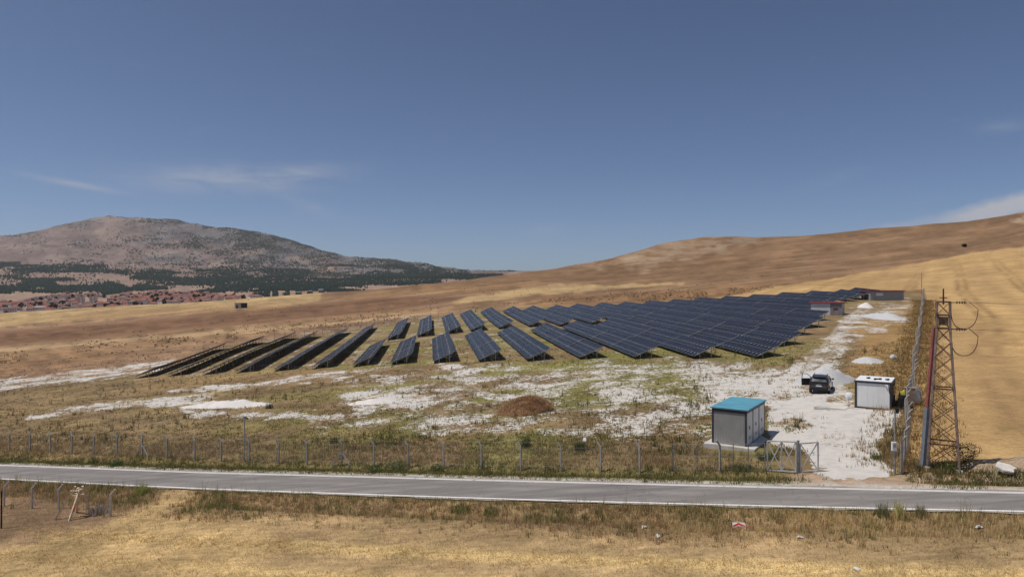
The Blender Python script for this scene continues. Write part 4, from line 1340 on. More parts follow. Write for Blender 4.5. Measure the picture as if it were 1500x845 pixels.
# ================================================================ white cabin
cb = G(1252.4, 597.4)
co = empty('white_cabin', (cb.x, cb.y, cb.z), RZ)
tag(co, 'white prefabricated cabin with dark frame beside the side fence', 'cabin')
W, L, H = 2.78, 3.7, 2.34
q = MB(); q.box((W / 2 - .05, L / 2 - .1, -.10), (W + .9, L + .6, .3)); q.build('base_slab', MAT['slab'], co, bevel=.02)
z0 = .06
for i in range(6):
    x0_, x1_ = .12 + i * (W - .24) / 6, .12 + (i + 1) * (W - .24) / 6
    q = MB(); q.box(((x0_ + x1_) / 2, .06, z0 + H / 2), (x1_ - x0_ - .006, .06, H - .2)); q.build('wall_panel', MAT['white_panel'], co)
    q = MB(); q.box(((x0_ + x1_) / 2, L - .06, z0 + H / 2), (x1_ - x0_ - .006, .06, H - .2)); q.build('wall_panel', MAT['white_panel'], co)
for sgn, nm in ((0, 'wall_panel'), (1, 'wall_panel')):
    for i in range(7):
        y0_, y1_ = .12 + i * (L - .24) / 7, .12 + (i + 1) * (L - .24) / 7
        q = MB(); q.box((.06 if not sgn else W - .06, (y0_ + y1_) / 2, z0 + H / 2), (.06, y1_ - y0_ - .006, H - .2)); q.build(nm, MAT['white_panel'] if not sgn else MAT['cab_frame_shade'], co)  # right wall takes the dark frame colour: shade of the door side painted in
q = MB(); q.box((W - .01, 1.1, z0 + 1.05), (.05, .85, 1.95)); dr = q.build('door', MAT['cab_frame_shade'], co, bevel=.01)
q = MB(); q.box((W + .03, .8, z0 + 1.0), (.04, .12, .03)); q.build('handle', MAT['galv'], dr)
q = MB(); q.box((W - .01, 2.6, z0 + 1.45), (.05, 1.0, .9)); wn_ = q.build('window', MAT['glass'], co)
q = MB(); q.box((W + .03, 2.6, z0 + 1.92), (.08, 1.1, .08)); q.build('shutter_box', MAT['cab_frame_shade'], wn_)
for x_ in (.06, W - .06):
    for y_ in (.06, L - .06):
        q = MB(); q.box((x_, y_, z0 + H / 2), (.16, .16, H)); q.build('corner_post', MAT['cab_frame_shade'], co, bevel=.01)
for y_ in (.03, L - .03):
    q = MB(); q.box((W / 2, y_, z0 + H - .06), (W + .04, .16, .17)); q.build('top_beam', MAT['cab_frame_shade'], co)
    q = MB(); q.box((W / 2, y_, z0 + .06), (W + .04, .16, .13)); q.build('bottom_beam', MAT['cab_frame_shade'], co)
for x_ in (.03, W - .03):
    q = MB(); q.box((x_, L / 2, z0 + H - .055), (.165, L - .02, .17)); q.build('top_beam', MAT['cab_frame_shade'], co)
    q = MB(); q.box((x_, L / 2, z0 + .055), (.165, L - .02, .13)); q.build('bottom_beam', MAT['cab_frame_shade'], co)
q = MB(); q.box((W / 2, L / 2, z0 + H + .03), (W + .0, L - .02, .06)); rf = q.build('roof', MAT['white_roof'], co, bevel=.01)
for (x_, y_, a_) in ((.85, 1.5, .5), (1.45, 1.0, -.2), (1.75, 1.3, .9), (2.35, 1.2, .6)):
    q = MB(); q.box((x_, y_, z0 + H + .11), (.1, .42, .09), Matrix.Rotation(a_, 4, 'Z')); q.box((x_ + .06, y_ + .1, z0 + H + .14), (.26, .08, .1), Matrix.Rotation(a_, 4, 'Z')); q.build('bracket', MAT['black'], rf)
q = MB(); q.box((2.42, -.02, z0 + 2.12), (.22, .14, .12)); q.box((2.5, -.1, z0 + 1.98), (.1, .16, .16)); q.build('floodlight', MAT['dish'], co)
q = MB(); q.bar((2.62, -.06, z0 + 1.95), (2.62, -.06, z0 + 1.5), .035); q.build('cable_drop', MAT['black'], co)

q = MB(); q.box((0, 0, .02), (2.6, 2.1, .22))
pp = on_ground(cb.x - 1.55, cb.y + 1.0)
o = q.build('concrete_pad', MAT['slab'], None, pp, (0, 0, RZ), bevel=.02); tag(o, 'low cream concrete pad beside the white cabin', 'pad')
# satellite dish
dpos = on_ground(G(1243.5, 597).x, G(1243.5, 597).y)
di = empty('satellite_dish', dpos); tag(di, 'small white satellite dish on a short mast by the cabin', 'satellite dish')
q = MB(); q.tube((0, 0, -.2), (0, 0, .82), .03, .03, 8); q.build('mast', MAT['galv_dull'], di)
q = MB()
rings = []
for i in range(6):
    rr = .02 + .27 * i / 5
    rings.append([Vector((rr * math.cos(t_ * math.pi / 8), 0.35 * rr * rr * 2 - .05, 1.02 + 1.12 * rr * math.sin(t_ * math.pi / 8))) for t_ in range(16)])
back = [[p_ + Vector((0, .025, 0)) for p_ in r_] for r_ in rings[::-1]]
q.loft(rings + back, caps=True)
q.build('reflector', MAT['dish'], di, rot=(R(-12), 0, R(-25)), smooth=True)
q = MB(); q.bar((0, -.02, .72), (0, -.42, .98), .025); q.box((0, -.42, 1.0), (.06, .1, .06)); q.build('feed_arm', MAT['galv_dull'], di, rot=(0, 0, R(-25)))

# clutter between the cabin and the fence
jb = Vector((cb.x, cb.y, 0)) + XA * 3.35


def junk(name, off, build, mat, label, cat, bevel=.03):
    w_ = jb + XA * off[0] + YA * off[1]
    q = MB(); build(q)
    o = q.build(name, mat, None, on_ground(w_.x, w_.y), (0, 0, RZ + off[2]), bevel=bevel)
    return tag(o, label, cat)


def sack(q):
    q.box((0, 0, .45), (.95, .7, .95), taper=(.72, .65)); q.box((.05, 0, 1.0), (.5, .35, .24), taper=(.5, .4))


junk('bulk_sack', (.15, 3.3, .2), sack, MAT['yellow'], 'bright yellow bulk sack behind the white cabin', 'sack', .08)
junk('plywood_crate', (.65, 2.35, .1), lambda q: (q.box((0, 0, .7), (.75, .8, 1.5)), q.box((0, 0, 1.48), (.85, .9, .06))), MAT['junk'], 'tall brown plywood crate between cabin and side fence', 'crate', .01)
junk('tarpaulin_bundle', (.75, 4.0, .3), lambda q: (q.box((0, 0, .55), (1.4, 1.0, 1.2), taper=(.8, .7)), q.box((.2, .1, 1.2), (.8, .6, .3), taper=(.5, .5))), MAT['junk_grey'], 'grey tarpaulin covered bundle near the yellow sack', 'bundle', .1)
junk('black_drum', (.2, 1.7, 0), lambda q: q.tube((0, 0, 0), (0, 0, .9), .3, .3, 16), MAT['black'], 'black plastic drum beside the white cabin wall', 'drum', .015)
junk('timber_stack', (.6, .8, .05), lambda q: [q.box((rng.normal(0, .04), 0, .08 + i * .11), (.5, 1.5, .1), Matrix.Rotation(rng.normal(0, .06), 4, 'Z')) for i in range(5)], MAT['wood_dark'], 'low stack of dark boards by the side fence', 'boards', .008)
junk('dead_shrub_box', (.12, .1, .3), lambda q: q.box((0, 0, .5), (.34, .3, 1.1)), MAT['black'], 'black electrical cabinet at the cabin corner', 'cabinet', .01).name = 'electrical_cabinet'

# ================================================================ parked car
cr = G(1199, 578)
hdg = R(-30)
cf = Vector((math.sin(-hdg), math.cos(hdg), 0))
cx_ = cr + cf * 0.25
zf_ = zat(cx_.x + cf.x * 3.4, cx_.y + cf.y * 3.4); zr_ = zat(cx_.x + cf.x * .8, cx_.y + cf.y * .8)
car = empty('parked_car', (cx_.x, cx_.y, zr_ - .02), hdg)
car.rotation_euler = (math.atan2(zf_ - zr_, 2.6), 0, hdg)
tag(car, 'dusty black SUV with its driver door open by the gravel heap', 'car')
# body ring: half profile mirrored; (y along the car, from the rear bumper at 0 to the nose at 4.35)


def ring(y, zb, zt, wb, wt, n=0.0, crown=.03):
    zm = (zb + zt) / 2
    pts = [(-wb * .93, zb), (-wb, zb + .12), (-wb, zm), (-wt, zt - .06), (-wt * .9, zt), (0, zt + crown), (wt * .9, zt), (wt, zt - .06), (wb, zm), (wb, zb + .12), (wb * .93, zb)]
    return [Vector((x, y, z)) for x, z in pts]


q = MB()
q.loft([ring(0.0, .45, .80, .72, .72), ring(.06, .32, .98, .86, .84), ring(.35, .26, 1.05, .905, .88), ring(1.0, .24, 1.05, .915, .885), ring(2.2, .23, 1.03, .915, .885), ring(3.1, .24, 1.02, .91, .86), ring(3.7, .25, .98, .90, .82), ring(4.15, .28, .88, .84, .76), ring(4.33, .38, .72, .68, .62)])
body = q.build('body', MAT['car'], car, smooth=False, bevel=.012)
q = MB()
cab = [ring(.10, 1.02, 1.08, .84, .80, crown=.01), ring(.42, 1.0, 1.50, .84, .63), ring(.75, 1.0, 1.60, .85, .655), ring(1.5, 1.0, 1.64, .85, .665), ring(2.2, 1.0, 1.60, .85, .655), ring(2.55, 1.0, 1.50, .85, .64), ring(3.25, .98, 1.04, .84, .78, crown=.01)]
q.loft(cab)
q.build('cabin_shell', MAT['car'], car, bevel=.01)
# glazing set just proud of the shell
q = MB(); q.prism([(-.66, .175, 1.10), (.66, .175, 1.10), (.54, .415, 1.46), (-.54, .415, 1.46)], (0, -.02, .012)); q.build('rear_window', MAT['glass'], car)
q = MB(); q.prism([(-.70, 3.20, 1.06), (.70, 3.20, 1.06), (.56, 2.60, 1.48), (-.56, 2.60, 1.48)], (0, .02, .02)); q.build('windscreen', MAT['glass'], car)
for s_ in (-1, 1):
    for (ya, yb, yc, yd) in ((.55, 1.28, 1.28, .72), (1.36, 2.1, 2.1, 1.36), (2.18, 3.0, 2.5, 2.18)):
        if s_ < 0 and ya > 1.9: continue
        q = MB(); q.prism([(s_ * .862, ya, 1.09), (s_ * .862, yb, 1.09), (s_ * .70, yc, 1.50), (s_ * .70, yd, 1.50)], (s_ * .022, 0, .006)); q.build('side_window', MAT['glass'], car)
    q = MB(); q.bar((s_ * .60, .55, 1.665), (s_ * .60, 2.3, 1.685), .045); q.bar((s_ * .60, .62, 1.58), (s_ * .60, .62, 1.67), .04); q.bar((s_ * .60, 2.2, 1.6), (s_ * .60, 2.2, 1.68), .04); q.build('roof_rail', MAT['black'], car)
    q = MB(); q.box((s_ * .70, .03, .90), (.24, .08, .20)); q.build('tail_light', MAT['tail'], car, bevel=.015)
    q = MB(); q.box((s_ * .66, 4.22, .76), (.28, .1, .13)); q.build('headlight', MAT['lampglass'], car, bevel=.015)
    q = MB(); q.box((s_ * 1.0, 2.95, 1.10), (.2, .1, .15)); q.build('mirror', MAT['black'], car, bevel=.02)
    for y_ in (.78, 3.42):
        q = MB(); q.tube((s_ * .70, y_, .33), (s_ * .925, y_, .33), .34, .34, 20); wh = q.build('wheel', MAT['rubber'], car, bevel=.02)
        q = MB(); q.tube((s_ * .90, y_, .33), (s_ * .94, y_, .33), .21, .19, 14); q.build('rim', MAT['galv'], wh)
        q = MB(); q.tube((s_ * .90, y_, .36), (s_ * .921, y_, .36), .41, .41, 20); q.build('wheel_arch', MAT['black'], car)
q = MB(); q.box((0, -.02, .47), (1.62, .16, .26)); q.build('rear_bumper', MAT['black'], car, bevel=.03)
q = MB(); q.box((0, -.012, .79), (.52, .02, .115)); q.build('number_plate', MAT['plate'], car)
q = MB(); q.box((0, -.02, .95), (.34, .03, .03)); q.build('badge_strip', MAT['alu'], car)
q = MB(); q.box((0, .40, 1.575), (1.1, .22, .035)); q.build('spoiler', MAT['black'], car, bevel=.01)
# driver door swung open
dd = empty('door_hinge', (0, 0, 0)); bpy.data.objects.remove(dd)
q = MB()
q.prism([(0, 0, .30), (0, -1.02, .30), (0, -1.05, .95), (0, -.95, 1.02), (0, 0.02, 1.02)], (-.075, 0, 0))
door = q.build('door', MAT['car'], car, (-.93, 3.0, .02), (0, 0, R(-66)), bevel=.012)
q = MB()
fr_ = [(-.035, .02, 1.0), (-.035, -.45, 1.47), (-.035, -.93, 1.50), (-.035, -1.0, 1.0)]
for a_, b_ in zip(fr_[:-1], fr_[1:]): q.bar(a_, b_, .06, .05)
q.build('window_frame', MAT['black'], door)
q = MB(); q.box((-.095, -.85, .86), (.03, .18, .03)); q.build('handle', MAT['black'], door)
q = MB(); q.box((.01, -.5, .62), (.03, .8, .3)); q.build('trim', MAT['black'], door)

# ================================================================ lattice tower
ta = G(1359, 687)
S0, S1 = 1.64, .68
tw = empty('lattice_tower', (ta.x, ta.y, ta.z), RZ)
tag(tw, 'tall rusty grey lattice power tower beside the wheat field', 'power tower')
CTW = Vector((S0 / 2 - .04, S0 / 2))
HB, HT = 8.45, 10.05


def corner(i, z):
    s_ = S0 + (S1 - S0) * min(z, HB) / HB
    sx_, sy_ = ((-1, -1), (1, -1), (1, 1), (-1, 1))[i % 4]
    return Vector((CTW.x + sx_ * s_ / 2, CTW.y + sy_ * s_ / 2, z))


for i in range(4):
    q = MB(); q.bar(corner(i, -.3), corner(i, HB), .12, .12, up=(0, 1, 0)); q.bar(corner(i, HB), corner(i, HT), .10, .10, up=(0, 1, 0)); q.build('leg', MAT['tower_leg'], tw)
    q = MB(); q.box(corner(i, .0), (.34, .34, .36)); q.build('footing', MAT['slab'], tw, bevel=.02)
zs = [.25, 1.55, 2.75, 3.85, 4.85, 5.8, 6.7, 7.6, 8.45, 9.25, 10.05]
for f_ in range(4):
    for j in range(len(zs) - 1):
        a_, b_ = corner(f_, zs[j]), corner(f_ + 1, zs[j]); c_, d_ = corner(f_, zs[j + 1]), corner(f_ + 1, zs[j + 1])
        nrm = (b_ - a_).cross(Vector((0, 0, 1))).normalized()
        q = MB(); q.bar(a_ + nrm * .03, d_ + nrm * .03, .078, .03); q.build('brace', MAT['rust'], tw)
        q = MB(); q.bar(b_ - nrm * .03, c_ - nrm * .03, .078, .03); q.build('brace', MAT['rust'], tw)
    for z_ in (1.55, 4.85, 8.45, 9.25, 10.05):
        q = MB(); q.bar(corner(f_, z_), corner(f_ + 1, z_), .08, .07); q.build('crossbar', MAT['rust'], tw)
q = MB(); q.box((CTW.x, CTW.y, 8.9), (.5, .5, .5)); q.build('cable_box', MAT['junk'], tw, bevel=.02)
q = MB(); q.tube((CTW.x, CTW.y, 9.9), (CTW.x, CTW.y, 10.85), .05, .04, 8); q.bar((CTW.x - .2, CTW.y, 10.3), (CTW.x + .2, CTW.y, 10.3), .05); q.build('top_mast', MAT['insul'], tw)
# conduits up the left face
lc = corner(0, 0)
q = MB(); q.bar(corner(0, 3.6) + Vector((-.20, .0, 0)), corner(0, 8.5) + Vector((-.14, 0, 0)), .17, .13); q.build('red_conduit', MAT['red_pipe'], tw)
q = MB(); q.bar(corner(0, -.2) + Vector((-.24, .0, 0)), corner(0, 3.65) + Vector((-.215, 0, 0)), .27, .19); q.build('grey_duct', MAT['grey_pipe'], tw)
# insulator strings and jumper loops to the right
for z_ in (10.02, 8.42):
    for yo in (-.28, .28):
        st_ = Vector((CTW.x + S1 / 2, CTW.y + yo, z_))
        q = MB(); q.tube(st_, st_ + Vector((.85, 0, 0)), .02, .02, 6)
        for i in range(4): q.tube(st_ + Vector((.32 + i * .13, 0, 0)), st_ + Vector((.38 + i * .13, 0, 0)), .10, .05, 12)
        q.build('insulator', MAT['insul'], tw)
        e_ = st_ + Vector((.9, 0, 0))
        q = MB()
        pts = [e_]
        for i in range(1, 25):
            t_ = i / 24 * math.pi * 2 * .93
            pts.append(Vector((st_.x + .62 + .62 * math.sin(t_ + .9) * .85, CTW.y + yo * (1 + .02 * i), z_ - .78 + .95 * math.cos(t_ + .25) * .95 - .1)))
        pts = [Vector((st_.x + .05, CTW.y + yo, z_ - .02))]
        for i in range(1, 24):
            t_ = i / 24
            # a hanging loop from the tower to the conductor end
            xx = st_.x + .05 + 1.35 * (1 - math.cos(t_ * math.pi)) / 2
            pts.append(Vector((xx, CTW.y + yo, z_ - 1.7 * math.sin(t_ * math.pi) ** .5 + .25 * t_)))
        pts.append(Vector((st_.x + .95, CTW.y + yo, z_ + .05)))
        q.path(pts, .014, 6); q.build('jumper_cable', MAT['cable'], tw)
    s0_ = Vector((CTW.x + S1 / 2 + .9, CTW.y, z_))
    q = MB(); pts = []
    for i in range(20):
        t_ = i / 19
        pts.append(s0_ + Vector((70 * t_, 45 * t_, 3.0 * t_ - 4 * 1.6 * t_ * (1 - t_))))
    q.path(pts, .011, 5); q.build('conductor', MAT['wire'], tw)

# ================================================================ two sheds with red roofs
def shed(name, px0, px1, ybase, h_px, depth, label, split=None, dist=150., rotz=RZ, panel=None):
    D = dist
    x0_, x1_ = (px0 - 750) / F * D, (px1 - 750) / F * D
    wd = (x1_ - x0_) / (1.02 if rotz == 0 else .835 + .55 * (x0_ / D))
    zb = zat((x0_ + x1_) / 2, D)
    hh = h_px / F * D
    o = empty(name, (x0_, D + (wd * .55 * .5 if rotz else 0), zb - .1), rotz); tag(o, label, 'shed')
    nb = 8
    for i in range(nb):
        a_, b_ = i * wd / nb, (i + 1) * wd / nb
        mt = MAT['grey_sheet'] if split is None else (MAT['grey_light'] if (i + .5) / nb < split else MAT['rust_panel'])
        q = MB(); q.box(((a_ + b_) / 2, .04, hh / 2 - .3), (b_ - a_ - .02, .08, hh + .6)); q.build('wall_panel', mt, o)
    q = MB(); q.box((.04, depth / 2, hh / 2 - .3), (.08, depth - .1, hh + .59)); q.build('side_wall', MAT['grey_sheet'], o)
    q = MB(); q.box((wd - .04, depth / 2, hh / 2 - .3), (.08, depth - .1, hh + .59)); q.build('side_wall', MAT['grey_sheet'], o)
    q = MB(); q.box((wd / 2, depth - .04, hh / 2 - .3), (wd - .2, .08, hh + .59)); q.build('rear_wall', MAT['grey_sheet'], o)
    q = MB(); q.box((wd / 2, depth / 2, hh + .14), (wd + .5, depth + .6, .26)); q.build('roof', MAT['red_roof'], o, bevel=.03)
    if split is not None:
        q = MB(); q.box((wd * .8, -.02, hh * .45), (wd * .24, .06, hh * .8)); dr = q.build('door', MAT['rust_panel'], o, bevel=.01)
        q = MB(); q.box((wd * .8, -.07, hh * .55), (wd * .16, .03, hh * .2)); q.build('sign_plate', MAT['rust'], dr)
    if panel:
        q = MB(); q.box((wd * panel[0], -.02, hh * panel[1]), (wd * .2, .06, hh * .3)); q.build('white_board', MAT['white_panel'], o)
    return o


shed('panel_shed', 1193, 1238, 461.5, 17.5, 4.0, 'small grey shed with red roof beside the last near solar table', .6, 151.0)
shed('sheet_shed', 1275, 1325, 440, 13.5, 5.0, 'long grey sheet shed with dark red roof at the far track end', None, 190.0, 0, panel=(.27, .7))
# field hut far out on the stubble
hp = G(353, 451)
hu = empty('field_hut', hp, R(18)); tag(hu, 'lonely small block hut on the stubble strip below the town', 'hut')
q = MB(); q.box((-1.5, 0, 1.2), (3.2, 3.0, 3.0)); q.build('wall', MAT['slab'], hu, bevel=.03)
q = MB(); q.box((1.7, 0, 1.25), (3.0, 2.8, 3.1)); q.build('shaded_side', MAT['kiosk_frame'], hu, bevel=.03)  # charcoal box stands in for the hut's shaded right face
q = MB(); q.box((-1.5, 0, 2.8), (3.5, 3.3, .2)); q.build('roof', MAT['concrete'], hu)
q = MB(); q.box((-1.9, -1.51, .8), (.9, .06, 1.9)); q.build('door', MAT['wood_dark'], hu)

# ================================================================ heaps
def heap(name, px, py, w, d, h, mat, label, cat='heap', rz=0.0, peak=1.0, seed=0, back=0.0, lump=.2):
    p = G(px, py); p = on_ground(p.x, p.y + back)
    n, mth = 14, 36
    V = []; Fq = []
    for i in range(n + 1):
        r_ = i / n
        for j in range(mth):
            t_ = 2 * math.pi * j / mth
            wx = r_ * math.cos(t_) * w / 2; wy = r_ * math.sin(t_) * d / 2
            ed = 1 + .28 * (vnoise(np.array([math.cos(t_) * 1.6 + seed]), np.array([math.sin(t_) * 1.6]), seed)[0] - .5)
            wx *= ed; wy *= ed
            prof = max(0, 1 - r_) ** (peak) if peak != 1 else (1 - r_)
            prof = (0.5 + .5 * math.cos(min(1, r_) * math.pi)) * .35 + (1 - r_ ** 2.4) * .65
            x_ = wx * math.cos(rz) - wy * math.sin(rz); y_ = wx * math.sin(rz) + wy * math.cos(rz)
            nz = fbm(np.array([x_ * .9 + seed * 7]), np.array([y_ * .9]), 4, seed, .6)[0] - .5
            gz = zat(p.x + x_, p.y + y_) - p.z
            V.append((x_, y_, gz - .14 + h * prof * (1 + lump * 4 * nz) + .12 * (1 - r_) + lump * .5 * nz))
    for i in range(n):
        for j in range(mth):
            Fq.append((i * mth + j, (i + 1) * mth + j, (i + 1) * mth + (j + 1) % mth, i * mth + (j + 1) % mth))
    me = fast_mesh(name, V, Fq, [mat], smooth=True)
    o = link(name, me, None, p)
    return tag(o, label, cat)


def gravelmat(name, c0, c1, sc=9):
    m, nt, b = new_mat(name)
    t = N(nt, 'ShaderNodeTexCoord')
    f = noise(nt, t.outputs['Object'], sc, 5, 0.7); f2 = noise(nt, t.outputs['Object'], .9, 4, .6)
    c = mixrgb(nt, ramp(nt, f, .3, .7), c0, c1); c = mixrgb(nt, M_(nt, 'MULTIPLY', ramp(nt, f2, .4, .7), .35), c, tuple(x * .8 for x in c0))
    nt.links.new(c, b.inputs['Base Color']); b.inputs['Roughness'].default_value = .95; b.inputs['Specular IOR Level'].default_value = .1
    bp = N(nt, 'ShaderNodeBump', i_Strength=.9, i_Distance=.06); nt.links.new(f, bp.inputs['Height']); nt.links.new(bp.outputs[0], b.inputs['Normal'])
    return m


MAT['gravel'] = gravelmat('pale crushed stone', (.46, .45, .445), (.60, .59, .58))
MAT['marl'] = gravelmat('white marl spoil', (.62, .58, .54), (.76, .72, .68), 5)
MAT['earth'] = gravelmat('dry sandy earth', (.30, .215, .14), (.45, .34, .235), 5)
heap('gravel_heap', 1219, 563, 7.2, 5.6, 1.55, MAT['gravel'], 'large pale gravel heap behind the parked black car', seed=3, back=2.2)
heap('gravel_heap', 1275, 531, 4.6, 4.6, .5, MAT['gravel'], 'low flat gravel heap in the brown grass above the cabin', seed=5, back=1.0)
heap('gravel_heap', 1308, 524, 1.3, 1.2, .55, MAT['gravel'], 'tiny gravel heap next to the low flat one', seed=6)
heap('gravel_heap', 1309, 468, 6.4, 13.0, 1.1, MAT['gravel'], 'wide pale gravel heap below the far sheet shed', seed=8, back=3.5)
heap('marl_heap', 1268, 450, 4.0, 4.5, 1.0, MAT['marl'], 'small white heap on the track near the far shed', seed=9)
heap('marl_ridge', 328, 597, 15.5, 3.6, .75, MAT['marl'], 'long white marl ridge in the grass, largest of the spoil', 'spoil ridge', R(-16), 1.0, 12, 1.4)
heap('marl_ridge', 545, 590, 7.5, 4.0, .35, MAT['marl'], 'low white marl spread left of the brush heap', 'spoil ridge', R(-10), 1.0, 14, .6)
heap('earth_bank', 1462, 690, 4.2, 2.4, .34, MAT['earth'], 'low sandy earth bank carrying the broken slab', 'earth bank', R(-20), 1.0, 17, .5, .3)
heap('earth_bank', 1512, 684, 4.0, 2.4, .45, MAT['earth'], 'sandy earth bank at the right edge of the photograph', 'earth bank', R(-20), 1.0, 18, .5, .3)
heap('earth_bank', 1358, 693, 1.5, 1.0, .12, MAT['earth'], 'little sandy mound at the foot of the lattice tower', 'earth bank', 0, 1.0, 19, -.3, .3)
# broken slab
sp = G(1476, 697)
q = MB(); q.prism([(-.62, -.1, 0), (-.25, -.42, 0), (.28, -.38, 0), (.36, -.1, 0), (.62, .1, 0), (.35, .36, 0), (-.3, .42, 0)], (0, 0, .2))
o = q.build('broken_slab', MAT['stone'], None, sp + Vector((0, .2, .28)), (R(24), R(10), R(-10)), bevel=.03); tag(o, 'white broken concrete slab tilted on the earth bank', 'slab')

# chevron sign lying in the verge
sg = G(1083, 777)
sn = empty('chevron_sign', sg + Vector((0, 0, .03)), R(-6)); sn.rotation_euler = (R(-28), 0, R(-6)); tag(sn, 'small red and white chevron road sign lying in the stubble', 'road sign')
q = MB(); q.box((0, 0, .18), (.62, .02, .38)); q.build('board', MAT['sign_white'], sn)
for s_ in (-1, 1):
    for i, zz in enumerate((.02, .17)):
        for e in (0,):
            pl_ = [(s_ * .0, -.014, zz + .10), (s_ * .0, -.014, zz + .19), (s_ * .29, -.014, zz + .06), (s_ * .29, -.014, max(zz - .03, 0))]
            q = MB(); q.prism(pl_, (0, -.006, 0)); q.build('chevron', MAT['sign_red'], sn)
# litter
for i, (px, py, lab) in enumerate(((1172, 788, 'pale plastic scrap in the stubble beyond the chevron sign'), (1433, 773, 'crumpled white bottle in the tall verge grass'), (942, 773, 'white paper scrap at the edge of the near verge'),
                                   (963, 786, 'flat white bag lying on the stubble'), (1254, 835, 'white scrap low in the foreground stubble'), (856, 659, 'round white lid hanging in weeds behind the fence'))):
    p = G(px, py)
    q = MB(); q.box((0, 0, .08), (.32 + .1 * (i % 2), .12, .10), Matrix.Rotation(.5 * i, 4, 'Z'), taper=(.6, .7)); q.box((.1, .03, .05), (.16, .2, .06), Matrix.Rotation(.9 * i, 4, 'Z'))
    o = q.build('litter_scrap', MAT['litter'], None, p, (rng.normal(0, .2), rng.normal(0, .2), 0), bevel=.02); tag(o, lab, 'litter')
    if i == 5: o.location.z += .55; o.scale = (.8, 1.4, 3)
# ================================================================ vegetation
MAT['blade'] = attr_mat('grass blades', 0.9, 0.25, 3.0, 0.4)
MAT['leaf'] = attr_mat('small leaves', 0.8, 0.3, 5.0, 0.25)
MAT['conifer'] = attr_mat('far trees', 0.95, 0.3, 0.02)


def tufts(P, hgt, nb, spread, col, lean=.35, wid=.018, colvar=.22, seed=1):
    """P (n,3) roots, hgt (n,), col (n,3): returns V, F, C of pointed blades"""
    r = np.random.default_rng(seed)
    n = len(P)
    Pb = np.repeat(P, nb, 0); Hb = np.repeat(hgt, nb) * r.uniform(.55, 1.15, n * nb); Cb = np.repeat(col, nb, 0)
    a = r.uniform(0, 2 * np.pi, n * nb); rad = np.repeat(np.broadcast_to(spread, (n,)), nb) * np.sqrt(r.uniform(0, 1, n * nb))
    bx = Pb[:, 0] + rad * np.cos(a); by = Pb[:, 1] + rad * np.sin(a)
    la = r.uniform(0, 2 * np.pi, n * nb); lm = lean * Hb * r.uniform(.1, 1, n * nb)
    tx = bx + lm * np.cos(la); ty = by + lm * np.sin(la)
    wa = r.uniform(0, np.pi, n * nb); w = np.broadcast_to(wid, (n * nb,)) * r.uniform(.6, 1.5, n * nb)
    V = np.empty((n * nb, 3, 3))
    V[:, 0] = np.stack([bx - w * np.cos(wa), by - w * np.sin(wa), Pb[:, 2] - .04], 1)
    V[:, 1] = np.stack([bx + w * np.cos(wa), by + w * np.sin(wa), Pb[:, 2] - .04], 1)
    V[:, 2] = np.stack([tx, ty, Pb[:, 2] + Hb], 1)
    cv = np.clip(Cb * (1 + r.normal(0, colvar, (n * nb, 1))), .01, .9)
    Cc = np.repeat(cv, 3, 0)
    return V.reshape(-1, 3), np.arange(n * nb * 3).reshape(-1, 3), Cc


def stuff(name, lst, mat, label, cat):
    V = np.concatenate([q[0] for q in lst]); Cc = np.concatenate([q[2] for q in lst])
    F_, o_ = [], 0
    for q in lst:
        F_.append(q[1] + o_); o_ += len(q[0])
    me = fast_mesh(name, V, np.concatenate(F_), [mat], Cc)
    o = link(name, me)
    return tag(o, label, cat, kind='stuff')


def zgrid(x, y):
    return height(x, y)


def pick(cols, w, n):
    c = np.array(cols); return c[rng.choice(len(c), n, p=np.array(w) / sum(w))]


STRAWC, BROWNC, OLIVEC, GREENC, DARKC, REDC = (.50, .38, .19), (.32, .22, .12), (.25, .22, .085), (.145, .16, .05), (.11, .105, .05), (.33, .20, .115)


def project(x, y, z):
    return 750 + F * x / y, HOR - F * (z - CAM_Z) / y


# near verge
n = 21000
x = rng.uniform(-52, 36, n); dn = rng.uniform(.25, 6.2, n) ** 1.0
keep = rng.uniform(0, 1, n) < np.clip(1.15 - dn / (5.2 + 1.2 * np.sin(x * .21)), .05, 1) * (1 - .93 * np.exp(-((x + 23.5) / 2.1) ** 2))
x, dn = x[keep], dn[keep]; y = road_near(x) - dn; z = zgrid(x, y)
cl = fbm(x * .5, y * .5, 3, 201)
c = pick([STRAWC, BROWNC, OLIVEC, REDC], [3, 4, 1.2, 2.2], len(x))
gmask = ((cl > .56) | (dn < .9)) & (rng.uniform(0, 1, len(x)) < np.interp(x, [-20, 8, 22], [1, .8, .35]))
c[(x > 8) & (rng.uniform(0, 1, len(x)) < .45)] = (.60, .45, .22)
c[gmask] = pick([OLIVEC, GREENC, STRAWC, DARKC], [3, 2, 2, 1], int(gmask.sum()))
h = (.16 + .42 * cl * rng.uniform(.3, 1.2, len(x))) * np.where(dn < .7, .6, 1)
v1 = tufts(np.stack([x, y, z], 1), h, 8, .16, c * 1.3, .5, .014, seed=11)
# tall dry stalks on the near verge
n = 900
x = rng.uniform(-50, 34, n); dn = rng.uniform(.3, 2.6, n); y = road_near(x) - dn; z = zgrid(x, y)
k_ = fbm(x * .3, y * 0, 3, 205) > .5
x, y, z = x[k_], y[k_], z[k_]
v1b = tufts(np.stack([x, y, z], 1), rng.uniform(.5, .95, len(x)), 6, .12, pick([STRAWC, BROWNC, OLIVEC], [3, 2, 2], len(x)), .35, .010, seed=12)
stuff('verge_grass', [v1, v1b], MAT['blade'], 'dry brown grass and weeds on the near road verge', 'grass')

